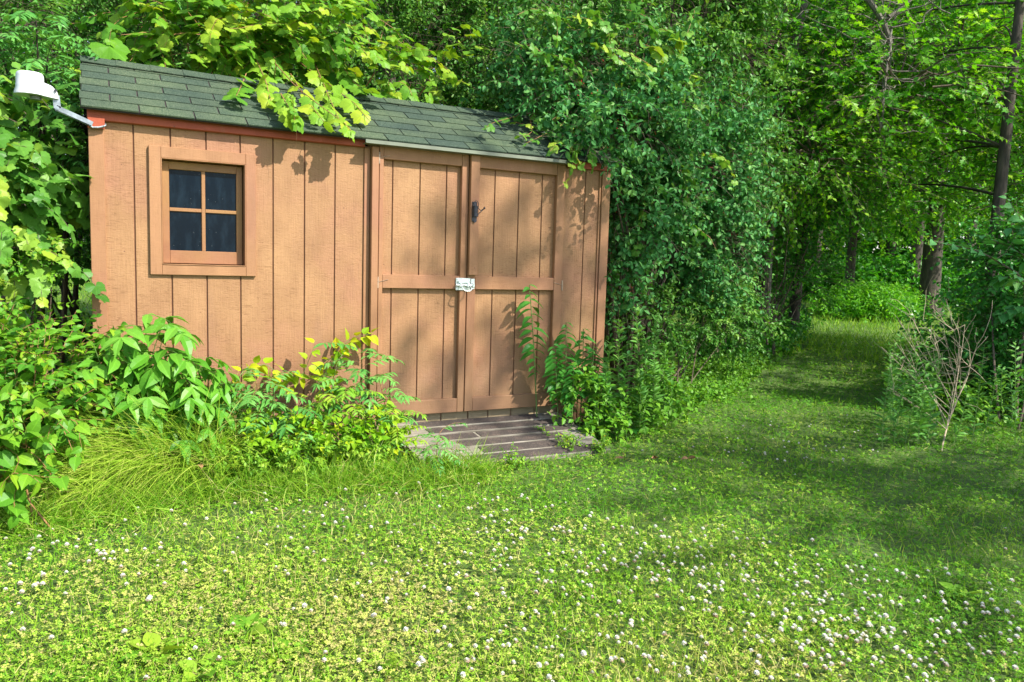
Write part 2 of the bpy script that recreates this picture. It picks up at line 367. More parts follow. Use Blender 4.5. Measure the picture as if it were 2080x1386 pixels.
def gaps(s, thr, ph=0.):
    def k(P):
        v = np.sin(P[:, 0] * s + 1.9 * np.sin(P[:, 2] * s * .8 + ph)) + np.sin(P[:, 2] * s * 1.2 + ph + 1.5 * np.sin(P[:, 0] * s * .7)) + .6 * np.sin(P[:, 1] * s * 1.3 + P[:, 2] * s)
        return (v > thr) | (U(0, 1, len(P)) < .12)
    return k

# ------------------------------------------------------------------ ground
def ground():
    n = 240; a = Acc(); xs = np.concatenate([np.linspace(-60, -6, 30), np.linspace(-5.7, 14, 130), np.linspace(15, 80, 40)])
    ys = np.concatenate([np.linspace(-40, -7, 20), np.linspace(-6.8, 12, 130), np.linspace(13, 80, 40)])
    X, Y = np.meshgrid(xs, ys, indexing='ij'); Z = gz(X, Y) - .012; nx, ny = X.shape
    idx = np.arange(nx * ny).reshape(nx, ny); f = np.concatenate([np.stack([idx[:-1, :-1], idx[1:, :-1], idx[1:, 1:]], -1).reshape(-1, 3), np.stack([idx[:-1, :-1], idx[1:, 1:], idx[:-1, 1:]], -1).reshape(-1, 3)])
    a.add(np.stack([X, Y, Z], -1).reshape(-1, 3), f)
    m, nt, b = newmat('lawn_soil'); tc = N(nt, 'ShaderNodeTexCoord')
    n1 = N(nt, 'ShaderNodeTexNoise', Scale=38., Detail=8.0, Roughness=.7); n2 = N(nt, 'ShaderNodeTexNoise', Scale=1.6, Detail=5.0)
    for q in (n1, n2): nt.links.new(tc.outputs['Object'], q.inputs[0])
    c1 = ramp(nt, [(.3, (.035, .06, .014)), (.5, (.075, .145, .022)), (.7, (.17, .23, .05))], n1.outputs[0])
    c2 = ramp(nt, [(.35, (.7, .75, .7)), (.65, (1.2, 1.15, 1))], n2.outputs[0])
    nt.links.new(mixc(nt, 1., c1.outputs[0], c2.outputs[0], 'MULTIPLY'), b.inputs[0]); b.inputs['Roughness'].default_value = .95
    bp = N(nt, 'ShaderNodeBump', Strength=.8, Distance=.02); nt.links.new(n1.outputs[0], bp.inputs['Height']); nt.links.new(bp.outputs[0], b.inputs['Normal'])
    tag(a.build('ground', [m], smooth=True), kind='structure')
ground()

# ------------------------------------------------------------------ box tools for joinery
def bm_box(bm, x0, x1, y0, y1, z0, z1, mat=0, bev=.0025):
    r = bmesh.ops.create_cube(bm, size=1); vs_ = r['verts']
    for v in vs_: v.co = Vector(((x0 + x1) / 2 + v.co.x * (x1 - x0), (y0 + y1) / 2 + v.co.y * (y1 - y0), (z0 + z1) / 2 + v.co.z * (z1 - z0)))
    fs = set(f for v in vs_ for f in v.link_faces)
    for f in fs: f.material_index = mat
    if bev:
        es = set(e for v in vs_ for e in v.link_edges)
        bmesh.ops.bevel(bm, geom=list(es), offset=min(bev, .3 * min(x1 - x0, y1 - y0, z1 - z0)), segments=1, affect='EDGES', material=-1)
    return vs_
def bmo(name, bm, mats, parent=None, smooth=False):
    me = bpy.data.meshes.new(name); bm.normal_update(); bm.to_mesh(me); bm.free()
    for m in (mats if isinstance(mats, list) else [mats]): me.materials.append(m)
    if smooth: me.polygons.foreach_set('use_smooth', [True] * len(me.polygons))
    return link(name, me, parent)
def boxes(name, L, mats, parent=None, bev=.0025):
    bm = bmesh.new()
    for b in L: bm_box(bm, *b[:6], mat=b[6] if len(b) > 6 else 0, bev=bev)
    return bmo(name, bm, mats, parent)
def siding(name, x0, x1, z0, z1, y, grooves, parent, th=.014, mat=None, holes=None):
    """boards between grooves, backed by one sheet; holes = (hx0,hx1,hz0,hz1)"""
    g = 0.0042; edges = [x0] + [k for k in grooves if x0 + .02 < k < x1 - .02] + [x1]; L = []
    for i, (a, b) in enumerate(zip(edges[:-1], edges[1:])):
        a2 = a + (g if i else 0); b2 = b - (g if i < len(edges) - 2 else 0)
        if holes and b2 > holes[0] and a2 < holes[1]:
            hx0, hx1, hz0, hz1 = holes
            L.append((a2, b2, y, y + th, z0, hz0)); L.append((a2, b2, y, y + th, hz1, z1))
            if a2 < hx0: L.append((a2, hx0, y, y + th, hz0, hz1))
            if b2 > hx1: L.append((hx1, b2, y, y + th, hz0, hz1))
        else: L.append((a2, b2, y, y + th, z0, z1))
    bk = []
    if holes:
        hx0, hx1, hz0, hz1 = holes
        bk = [(x0, hx0, y + th - .006, y + th + .02, z0, z1), (hx1, x1, y + th - .006, y + th + .02, z0, z1), (hx0, hx1, y + th - .006, y + th + .02, z0, hz0), (hx0, hx1, y + th - .006, y + th + .02, hz1, z1)]
    else: bk = [(x0, x1, y + th - .006, y + th + .02, z0, z1)]
    return boxes(name, L + [b + (1,) for b in bk], [mat or M_SIDE, M_DARK], parent, bev=.0018)

# ------------------------------------------------------------------ the shed
X0, X1 = -.236, 3.45; DL, DS, DR = 1.515, 2.187, 3.008; YB = 1.36
shed = empty('garden_shed', (1.6, 0, 0), 'tan wooden garden shed with green shingle roof, double door and small window', 'shed')
def build_shed():
    s = shed; gr = [k * .2032 for k in range(-2, 8)]
    siding('wall', X0 + .02, 1.45, .02, 2.06, 0, gr, s, holes=(.150, .640, 1.222, 1.868))
    siding('wall', 3.03, X1 - .02, .02, 2.06, 0, [3.224], s)
    boxes('wall', [(1.45, 3.03, .004, .03, 2.035, 2.10)], M_SIDE, s)
    # raw siding below the doors
    siding('sill_panel', 1.46, 3.03, .0, .176, .012, [1.62, 1.826, 2.03, 2.25, 2.42, 2.62, 2.83], s, mat=M_BARE)
    # side walls, back wall and gables
    for x in (X0 + .02, X1 - .04):
        bm = bmesh.new(); prof = [(0.035, .02), (YB, .02), (YB, 2.05), (YB / 2, 2.43), (0.035, 2.05)]
        A = [bm.verts.new((x, y, z)) for y, z in prof]; B = [bm.verts.new((x + .02, y, z)) for y, z in prof]
        bm.faces.new(A); bm.faces.new(B[::-1])
        for i in range(5): bm.faces.new((A[i], B[i], B[(i + 1) % 5], A[(i + 1) % 5]))
        bmesh.ops.recalc_face_normals(bm, faces=bm.faces); bmo('gable_wall', bm, M_SIDE, s)
    boxes('rear_wall', [(X0 + .05, X1 - .05, YB - .03, YB - .01, .02, 2.05)], M_SIDE, s)
    boxes('floor', [(X0 + .05, X1 - .05, .04, YB - .04, .08, .12)], M_DARK, s)
    boxes('corner_trim', [(X0, -.155, -.021, .0, .02, 2.048)], M_TRIM, s)
    boxes('corner_trim', [(3.372, X1, -.021, .0, .02, 2.048)], M_TRIM, s)
    boxes('corner_trim', [(3.352, 3.366, -.012, .0, .02, 2.048)], M_TRIM, s)
    boxes('fascia', [(X0 - .004, 1.415, -.034, -.0225, 2.052, 2.128), (X0, 1.415, -.022, -.001, 2.049, 2.105)], M_RED, s)
    boxes('fascia', [(3.03, X1 + .004, -.034, -.0225, 2.052, 2.128)], M_RED, s)
    boxes('fascia_block', [(X0 - .002, -.150, -.048, -.0345, 2.000, 2.062)], M_RED, s)
    roof(s); window(s)
    boxes('door_jamb', [(1.418, 1.458, -.012, -.001, .02, 2.050)], M_TRIM, s)
    boxes('door_jamb', [(1.461, 1.509, -.052, -.001, .02, 2.060)], M_TRIM, s)
    door(s, DL, DS, 'tan left shed door with galvanised hinges', [1.6228, 1.826, 2.029], True)
    door(s, DS + .008, DR, 'tan right shed door with raised centre batten', [2.4195, 2.6227, 2.826], False)
    # drip channel above the doors
    bm = bmesh.new(); x0, x1 = 1.395, 3.03
    bm_box(bm, x0, x1, -.112, -.108, 2.066, 2.092, bev=.001); bm_box(bm, x0, x1, -.1075, -.05, 2.066, 2.0695, bev=.001)
    bm_box(bm, x0, x1, -.122, -.1125, 2.066, 2.071, bev=.001)
    bmo('drip_channel', bm, M_ALU, s)
def roof(s):
    th = math.radians(29); c, sn = math.cos(th), math.sin(th); xa, xb = -.272, 3.53; y0, z0 = -.085, 2.112
    m, nt, b = newmat('asphalt_shingle'); tc = N(nt, 'ShaderNodeTexCoord')
    vo = N(nt, 'ShaderNodeTexVoronoi', Scale=260.); n1 = N(nt, 'ShaderNodeTexNoise', Scale=4., Detail=4.0); n0 = N(nt, 'ShaderNodeTexNoise', Scale=150., Detail=3.0)
    for q in (vo, n1, n0): nt.links.new(tc.outputs['Object'], q.inputs[0])
    cr = ramp(nt, [(.0, (.022, .04, .028)), (.35, (.05, .078, .05)), (.7, (.085, .115, .07)), (1, (.17, .19, .14))], vo.outputs['Color'])
    ar = N(nt, 'ShaderNodeAttribute', attribute_name='rnd')
    tint = ramp(nt, [(0, (.66, .72, .82)), (.4, (.82, .87, .86)), (.6, (.9, .9, .88)), (1, (1.05, 1.05, .95))], ar.outputs['Fac'])
    st = ramp(nt, [(.3, (.75, .78, .85)), (.7, (1.12, 1.1, 1.05))], n1.outputs[0])
    nt.links.new(mixc(nt, 1., mixc(nt, 1., cr.outputs[0], tint.outputs[0], 'MULTIPLY'), st.outputs[0], 'MULTIPLY'), b.inputs[0])
    b.inputs['Roughness'].default_value = .92; b.inputs['Specular IOR Level'].default_value = .2
    bp = N(nt, 'ShaderNodeBump', Strength=.6, Distance=.002); nt.links.new(n0.outputs[0], bp.inputs['Height']); nt.links.new(bp.outputs[0], b.inputs['Normal'])
    md = plain('shingle_slot', (.035, .025, .025), .95)
    a = Acc(); cube = np.array([(x, y, z) for x in (0, 1) for y in (0, 1) for z in (0, 1)], float)
    cf = np.array([[0, 1, 3], [0, 3, 2], [4, 6, 7], [4, 7, 5], [0, 4, 5], [0, 5, 1], [2, 3, 7], [2, 7, 6], [0, 2, 6], [0, 6, 4], [1, 5, 7], [1, 7, 3]])
    def sl(x, s, h):   # slope coords -> world (front slope)
        sag = -.012 * np.sin(np.clip((x - xa) / (xb - xa), 0, 1) * math.pi)
        return np.stack([x, y0 + s * c - h * sn, z0 + s * sn + h * c + sag], -1)
    def sl2(x, s, h):  # rear slope
        return np.stack([x, 2 * .68 - (y0 + s * c - h * sn), z0 + s * sn + h * c - .012 * np.sin(np.clip((x - xa) / (xb - xa), 0, 1) * math.pi)], -1)
    Ls = (.68 - y0) / c
    for fn in (sl, sl2):
        for x in np.linspace(xa, xb, 9)[:-1]:      # deck
            dx = (xb - xa) / 8; v = np.array([(x + p[0] * dx, p[1] * Ls, -.012 + p[2] * .012) for p in cube]); a.add(fn(v[:, 0], v[:, 1], v[:, 2]), cf, None, None, 1)
        for r in range(7):
            s0 = -.006 + r * .127; off = (r % 2) * .1525 - .1; x = xa - off if False else xa - (0 if r % 2 == 0 else .1525)
            while x < xb:
                aa, bb = max(x + .0045, xa - .006), min(x + .305 - .0045, xb)
                if bb - aa > .01:
                    sj = s0 + U(-.002, .002); e = min(sj + .15, Ls)
                    h0 = .0075 + U(0, .002)
                    v = [(aa + p[0] * (bb - aa), sj + p[1] * (e - sj), (.0008 + p[2] * (h0 * (1 - p[1] * .75)))) for p in cube]; v = np.array(v)
                    a.add(fn(v[:, 0], v[:, 1], v[:, 2]), cf, None, np.full(8, U(0, 1), np.float32), 0)
                x += .305
    x = xa - .006
    while x < xb:      # ridge caps
        e = min(x + .22, xb); rr_ = np.full(8, U(.2, .9), np.float32); lift = .016
        for fn in (sl, sl2):
            v = np.array([(x + p[0] * (e - x), Ls - .10 + p[1] * .112, lift - .004 + p[2] * .006 + (1 - p[0]) * .004) for p in cube]); a.add(fn(v[:, 0], v[:, 1], v[:, 2]), cf, None, rr_, 0)
        x += .205
    a.build('roof', [m, md], s)
def window(s):
    x0, x1, z0, z1 = .153, .634, 1.228, 1.863
    cs = boxes('window', [(.081, .147, -.022, -.001, 1.160, 1.937), (.640, .703, -.022, -.001, 1.160, 1.937), (.1475, .6395, -.022, -.001, 1.868, 1.937), (.1475, .6395, -.022, -.001, 1.160, 1.222)], M_TRIM, s)
    boxes('reveal', [(.1475, .153, -.0235, .075, 1.222, 1.868), (.634, .6395, -.0235, .075, 1.222, 1.868), (.1535, .6335, -.0235, .075, 1.863, 1.868), (.1535, .6335, -.0265, .075, 1.222, 1.2275)], M_TRIM, cs)
    sx0, sx1, sz0, sz1 = .156, .628, 1.232, 1.858; y = .038; gx0, gx1, gz0_, gz1_ = .196, .592, 1.312, 1.810; mx, mz = .394, 1.565
    boxes('sash', [(sx0, gx0, y, y + .03, sz0, sz1), (gx1, sx1, y, y + .03, sz0, sz1), (gx0 + .0005, gx1 - .0005, y, y + .03, sz0, gz0_), (gx0 + .0005, gx1 - .0005, y, y + .03, gz1_, sz1),
                   (mx - .011, mx + .011, y + .004, y + .026, gz0_, gz1_), (gx0, mx - .0115, y + .004, y + .026, mz - .011, mz + .011), (mx + .0115, gx1, y + .004, y + .026, mz - .011, mz + .011)], M_SASH, cs)
    m, nt, b = newmat('dusty_dark_glass'); tc = N(nt, 'ShaderNodeTexCoord')
    vo = N(nt, 'ShaderNodeTexVoronoi', Scale=42.); nt.links.new(tc.outputs['Object'], vo.inputs[0])
    sp = ramp(nt, [(.03, (1, 1, 1)), (.07, (0, 0, 0))], vo.outputs['Distance'])
    mp = N(nt, 'ShaderNodeMapping'); mp.inputs['Scale'].default_value = (7, 1, 2.2); nt.links.new(tc.outputs['Object'], mp.inputs[0])
    no = N(nt, 'ShaderNodeTexNoise', Scale=2., Detail=6.0, Roughness=.7); nt.links.new(mp.outputs[0], no.inputs[0])
    dr = ramp(nt, [(.45, (.002, .007, .014)), (.85, (.012, .026, .042))], no.outputs[0])
    nt.links.new(mixc(nt, sp.outputs[0], dr.outputs[0], (.22, .24, .24)), b.inputs[0]); b.inputs['Roughness'].default_value = .12; b.inputs['Specular IOR Level'].default_value = .10
    for (a, c_) in ((gx0, mx - .011), (mx + .011, gx1)):
        for (d, e) in ((gz0_, mz - .011), (mz + .011, gz1_)): boxes('pane', [(a, c_, y + .014, y + .018, d, e)], m, cs, bev=0)
def door(s, x0, x1, label, gr, left):
    yp = -.006; d = empty('door', ((x0 + x1) / 2, 0, .18), None, None); d.parent = s; d.matrix_parent_inverse = s.matrix_world.inverted(); d['label'] = label
    bpy.context.view_layer.update()
    siding('door_panel', x0, x1, .186, 2.062, yp, gr, d)
    t = yp - .038; sl_, sr = (.030, .052) if left else (.066, .070); top = 2.076
    zb, zm0, zm1, zt = .284, 1.096, 1.192, 1.982
    boxes('stile', [(x0, x0 + sl_, t, yp - .0005, .182, top)], M_TRIM, d); boxes('stile', [(x1 - sr, x1, t, yp - .0005, .182, top)], M_TRIM, d)
    a, b = x0 + sl_ + .0012, x1 - sr - .0012
    for (p, q) in ((.182, zb), (zm0, zm1), (zt, top)): boxes('rail', [(a, b, t + .002, yp - .0005, p, q)], M_RAIL, d)
    if not left:
        boxes('batten', [(x0 - .004, x0 + .066, t - .034, t - .0005, 1.200, 2.066)], M_TRIM, d)
        barn_latch(d, x0 + .012)
    # hinges
    hx = x0 - .003 if left else x1 + .003; sgn = 1 if left else -1
    for z in ((1.985, 1.135) if left else (1.135,)):
        bm = bmesh.new(); bm_box(bm, hx - .0045, hx + .0045, t - .008, t - .001, z - .040, z + .040, bev=.002)
        bm_box(bm, min(hx - sgn * .02, hx), max(hx - sgn * .02, hx), t - .006 - (0 if left else -.022), t + (0 if left else .022) - .003, z - .038, z + .038, bev=.001)
        cyl(bm, (hx + sgn * .005, t - .003, z + .004), (hx + sgn * .075, t - .003, z + .022), .0016, 6)
        bmo('hinge', bm, M_HINGE, d)
    if left: slide_latch(d, t)
def cyl(bm, p, q, r, seg=10, r2=None):
    p, q = Vector(p), Vector(q); m = Matrix.Translation((p + q) / 2) @ (q - p).to_track_quat('Z', 'Y').to_matrix().to_4x4()
    bmesh.ops.create_cone(bm, cap_ends=True, segments=seg, radius1=r, radius2=r if r2 is None else r2, depth=(q - p).length, matrix=m)
def slide_latch(d, t):
    x0, x1, z0, z1 = 2.100, 2.250, 1.088, 1.178; bm = bmesh.new()
    bm_box(bm, x0, x1 - .035, t - .010, t - .001, z0, z1, bev=.003); bm_box(bm, x1 - .031, x1, t - .012, t - .001, z0 + .008, z1 - .004, bev=.003)
    bm_box(bm, x0 + .012, x1 - .045, t - .026, t - .010, z0 + .052, z0 + .072, bev=.004)
    cyl(bm, (x0 - .004, t - .019, z0 + .038), (x1 - .006, t - .019, z0 + .038), .0095, 12)
    for x in (x0 + .03, x0 + .09, x1 - .016): bm_box(bm, x - .008, x + .008, t - .033, t - .009, z0 + .022, z0 + .054, bev=.003)
    for x in (x0 + .012, x0 + .1): 
        for z in (z0 + .010, z1 - .010): cyl(bm, (x, t - .014, z), (x, t - .009, z), .0045, 8)
    # hanging pull loop
    pts = [(x0 + .035, t - .03, z0 + .035), (x0 + .03, t - .066, z0 + .012), (x0 + .052, t - .07, z0 - .002), (x0 + .085, t - .07, z0 - .002), (x0 + .105, t - .066, z0 + .014), (x0 + .1, t - .03, z0 + .035)]
    for a, b in zip(pts[:-1], pts[1:]): cyl(bm, a, b, .0042, 8)
    bmo('slide_latch', bm, plain('galvanised_white', (.66, .72, .70), .4, .35, .2, 40), d)
def barn_latch(d, x):
    t = -.0785; bm = bmesh.new(); z = 1.66
    bm_box(bm, x - .004, x + .034, t - .006, t - .001, z - .07, z + .072, bev=.003)
    cyl(bm, (x + .015, t - .016, z - .032), (x + .015, t - .016, z + .038), .019, 14)
    for q in (-.032, .004, .038): cyl(bm, (x + .015, t - .016, z + q - .003), (x + .015, t - .016, z + q + .003), .022, 14)
    cyl(bm, (x + .015, t - .012, z - .07), (x + .015, t - .004, z - .07), .009, 10); cyl(bm, (x + .015, t - .010, z + .055), (x + .015, t - .004, z + .055), .009, 10)
    pr = None
    for i in range(9):
        a = math.pi * i / 8; p = (x + .022 - .017 * math.cos(a), t - .016, z + .055 + .024 * math.sin(a))
        if pr: cyl(bm, pr, p, .0025, 6)
        pr = p
    cyl(bm, pr, (x + .039, t - .016, z + .03), .0025, 6)
    cyl(bm, (x + .02, t - .024, z - .03), (x + .07, t - .045, z + .022), .0032, 6); cyl(bm, (x + .03, t - .024, z + .028), (x + .052, t - .036, z + .008), .0028, 6)
    cyl(bm, (x + .052, t - .036, z + .008), (x + .072, t - .045, z + .026), .0028, 6); bmesh.ops.create_uvsphere(bm, u_segments=10, v_segments=6, radius=.008, matrix=Matrix.Translation((x + .073, t - .047, z + .028)))
    bmo('barn_latch', bm, M_BLACK, d)
build_shed()

# yard light on its arm
def yard_light():
    Y = -.035
    q = lambda px, py, y=Y: at(px, py, y)
    o = empty('yard_light', tuple(q(182, 258)), 'white yard light on a bent galvanised arm clamped to the shed corner', 'light')
    c = q(61, 171, -.05); r = .068
    bm = bmesh.new()
    prof = [(0, .060), (.90, .060), (.97, .052), (1, .040), (1.0, .0), (1.03, -.004), (1.03, -.022), (1.16, -.050), (1.17, -.062), (.2, -.060)]
    seg = 28; rings = []
    for (k, z) in prof:
        rings.append([bm.verts.new((c[0] + r * k * math.cos(a), c[1] + r * k * math.sin(a), c[2] + z)) for a in np.linspace(0, 2 * math.pi, seg, endpoint=False)] if k > 0 else None)
    top = bm.verts.new((c[0], c[1], c[2] + .061))
    for i in range(seg): bm.faces.new((top, rings[1][i], rings[1][(i + 1) % seg]))
    for A, B in zip(rings[1:-1], rings[2:]):
        for i in range(seg): bm.faces.new((A[i], B[i], B[(i + 1) % seg], A[(i + 1) % seg]))
    bmesh.ops.recalc_face_normals(bm, faces=bm.faces)
    # neck that leads to the arm: rounded box with a sloping top
    e = q(114, 188, -.05); L = e[0] - c[0]
    secs = [(.45 * r, .050, .018, -.058), (.55 * L, .049, .014, -.060), (.85 * L, .040, .004, -.062), (1.03 * L, .034, -.018, -.062), (1.09 * L, .028, -.040, -.062)]
    R = []
    for (dx, hw, zt, zb) in secs:
        pts = [(-hw, zb), (-hw, zt - .012), (-hw + .012, zt), (hw - .012, zt), (hw, zt - .012), (hw, zb)]
        R.append([bm.verts.new((c[0] + dx, c[1] + a, c[2] + b - dx * .06)) for a, b in pts])
    for A, B in zip(R[:-1], R[1:]):
        for i in range(6): bm.faces.new((A[i], A[(i + 1) % 6], B[(i + 1) % 6], B[i]))
    bm.faces.new(R[0]); bm.faces.new(R[-1][::-1]); bmesh.ops.recalc_face_normals(bm, faces=bm.faces)
    h = bmo('housing', bm, M_WHITE, o, True)
    bv = h.modifiers.new('edge', 'EDGE_SPLIT'); bv.split_angle = math.radians(38)
    bm = bmesh.new(); cyl(bm, (c[0] + .025, c[1], c[2] - .078), (c[0] + .025, c[1], c[2] - .055), .024, 18)
    for k in range(3): cyl(bm, (c[0] + .025, c[1], c[2] - .083 + k * .009), (c[0] + .025, c[1], c[2] - .078 + k * .009), .029, 18)
    bmo('lamp_socket', bm, plain('grey_plastic', (.16, .19, .15), .5), o)
    bm = bmesh.new(); b0 = q(113, 184, -.095); cyl(bm, (b0[0], b0[1] - .003, b0[2]), (b0[0], b0[1] + .004, b0[2]), .0075, 12); bmo('bolt', bm, M_BLACK, o)
    # arm: U channel from the neck down and across to the corner, then a strap round the trim
    bm = bmesh.new(); p0, p1, p2 = q(114, 196), q(117, 222), q(188, 254)
    def plate(a, b, w0, y, th=.004):
        a, b = Vector(a), Vector(b); d = (b - a).normalized(); n = d.cross(Vector((0, 1, 0))).normalized() * w0
        vs_ = [bm.verts.new((*(p + s * n).xz[:1], yy, (p + s * n).z)) if False else bm.verts.new(((p + s * n).x, yy, (p + s * n).z)) for yy in (y, y + th) for p, s in ((a, -1), (b, -1), (b, 1), (a, 1))]
        for f in ((0, 1, 2, 3), (7, 6, 5, 4), (0, 4, 5, 1), (1, 5, 6, 2), (2, 6, 7, 3), (3, 7, 4, 0)): bm.faces.new([vs_[i] for i in f])
    for y in (-.066, -.030):
        plate(p0, p1, .0175, y); plate(p1 + np.array([-.006, 0, .004]), p2, .0145, y)
    d = Vector(p2 - p1).normalized(); n = d.cross(Vector((0, 1, 0))).normalized(); n = n if n.z > 0 else -n
    A, B = Vector(p1) - n * .014, Vector(p2) - n * .014
    vs_ = [bm.verts.new((p.x, y, p.z + k)) for k in (0, .004) for p, y in ((A, -.066), (B, -.066), (B, -.028), (A, -.028))]
    for f in ((3, 2, 1, 0), (4, 5, 6, 7), (0, 1, 5, 4), (1, 2, 6, 5), (2, 3, 7, 6), (3, 0, 4, 7)): bm.faces.new([vs_[i] for i in f])
    cyl(bm, (p1[0], -.070, p1[2]), (p1[0], -.024, p1[2]), .011, 14); cyl(bm, (p1[0], -.073, p1[2]), (p1[0], -.069, p1[2]), .006, 6)
    bmesh.ops.recalc_face_normals(bm, faces=bm.faces); bmo('arm', bm, M_STEEL, o)
    bm = bmesh.new(); pr = None
    S = [q(182, 254, -.06), q(188, 259, -.058), q(200, 259, -.056), q(210, 257, -.054), q(214, 255, -.045), q(214, 253, -.028), q(212, 252, -.02)]
    for p in S:
        if pr is not None: cyl(bm, pr, p, .0055, 8)
        pr = p
    bmo('strap', bm, M_STEEL, o)
yard_light()

# ------------------------------------------------------------------ the ramp
def ramp_():
    o = empty('wooden_ramp', (2.3, -.4, 0), 'weathered grey plank ramp with black grit strips in front of the doors', 'ramp')
    m, nt, b = newmat('weathered_plank'); tc = N(nt, 'ShaderNodeTexCoord')
    mp = N(nt, 'ShaderNodeMapping'); mp.inputs['Scale'].default_value = (.6, 14, 14); nt.links.new(tc.outputs['Object'], mp.inputs[0])
    no = N(nt, 'ShaderNodeTexNoise', Scale=5., Detail=8.0, Roughness=.7); nt.links.new(mp.outputs[0], no.inputs[0])
    n2 = N(nt, 'ShaderNodeTexNoise', Scale=6., Detail=5.0); nt.links.new(tc.outputs['Object'], n2.inputs[0])
    cr = ramp(nt, [(.3, (.10, .085, .06)), (.5, (.27, .24, .195)), (.7, (.40, .37, .30))], no.outputs[0]); c2 = ramp(nt, [(.35, (.6, .6, .55)), (.6, (1, 1, 1))], n2.outputs[0])
    nt.links.new(mixc(nt, 1., cr.outputs[0], c2.outputs[0], 'MULTIPLY'), b.inputs[0]); b.inputs['Roughness'].default_value = .9
    bp = N(nt, 'ShaderNodeBump', Strength=.6, Distance=.006); nt.links.new(no.outputs[0], bp.inputs['Height']); nt.links.new(bp.outputs[0], b.inputs['Normal'])
    g, nt, b = newmat('grit_strip'); tc = N(nt, 'ShaderNodeTexCoord'); vo = N(nt, 'ShaderNodeTexVoronoi', Scale=300.); n1 = N(nt, 'ShaderNodeTexNoise', Scale=9., Detail=6.0, Roughness=.7)
    for q in (vo, n1): nt.links.new(tc.outputs['Object'], q.inputs[0])
    cr = ramp(nt, [(0, (.022, .017, .014)), (.7, (.06, .047, .040)), (1, (.15, .12, .10))], vo.outputs['Color']); c2 = ramp(nt, [(.48, (1, 1, 1)), (.7, (2.1, 1.9, 1.8))], n1.outputs[0])
    nt.links.new(mixc(nt, 1., cr.outputs[0], c2.outputs[0], 'MULTIPLY'), b.inputs[0]); b.inputs['Roughness'].default_value = .85
    n = 6; y0, z0, y1, z1 = -.035, .128, -.86, .012; d = np.array([0, y1 - y0, z1 - z0]); Lr = np.linalg.norm(d); d /= Lr; nn = np.array([0, -d[2], d[1]]); nn = nn if nn[2] > 0 else -nn
    w_ = Lr / n
    strips = [[(.12, .84)], [(.17, .90)], [(.20, .39), (.405, .93)], [(.26, .86)], [(.33, .88)], [(.24, .95)]]
    for i in range(n):
        xs, xe = 1.585 + U(-.006, .006), 3.02 - i * .012 + U(-.008, .008)
        c = np.array([0, y0, z0]) + d * (w_ * (i + .5)); hw = w_ / 2 - .006; tw = U(-.003, .003)
        def slab(name, a, b2, h0, h1, hwid, mt, parent, seg=1):
            bm = bmesh.new(); P = []
            for x in (a, b2):
                for sgn in (-1, 1):
                    for h in (h0, h1): P.append(bm.verts.new((x, c[1] + sgn * hwid * d[1] + nn[1] * h, c[2] + sgn * hwid * d[2] + nn[2] * h + tw * sgn)))
            for f in ((0, 1, 3, 2), (4, 6, 7, 5), (0, 4, 5, 1), (2, 3, 7, 6), (0, 2, 6, 4), (1, 5, 7, 3)): bm.faces.new([P[k] for k in f])
            bmesh.ops.recalc_face_normals(bm, faces=bm.faces); bmesh.ops.bevel(bm, geom=bm.edges[:], offset=.002, segments=1, affect='EDGES'); return bmo(name, bm, mt, parent)
        pk = slab('plank', xs, xe, -.034, 0, hw, m, o)
        for (a, b2) in strips[i]: slab('grit_strip', xs + a * (xe - xs), xs + b2 * (xe - xs), .0008, .004, hw - .011, g, pk)
    for rx in (1.62, 2.28, 2.88): boxes('runner', [(rx, rx + .04, -.80, -.04, -.03, .015)], m, o)
ramp_()

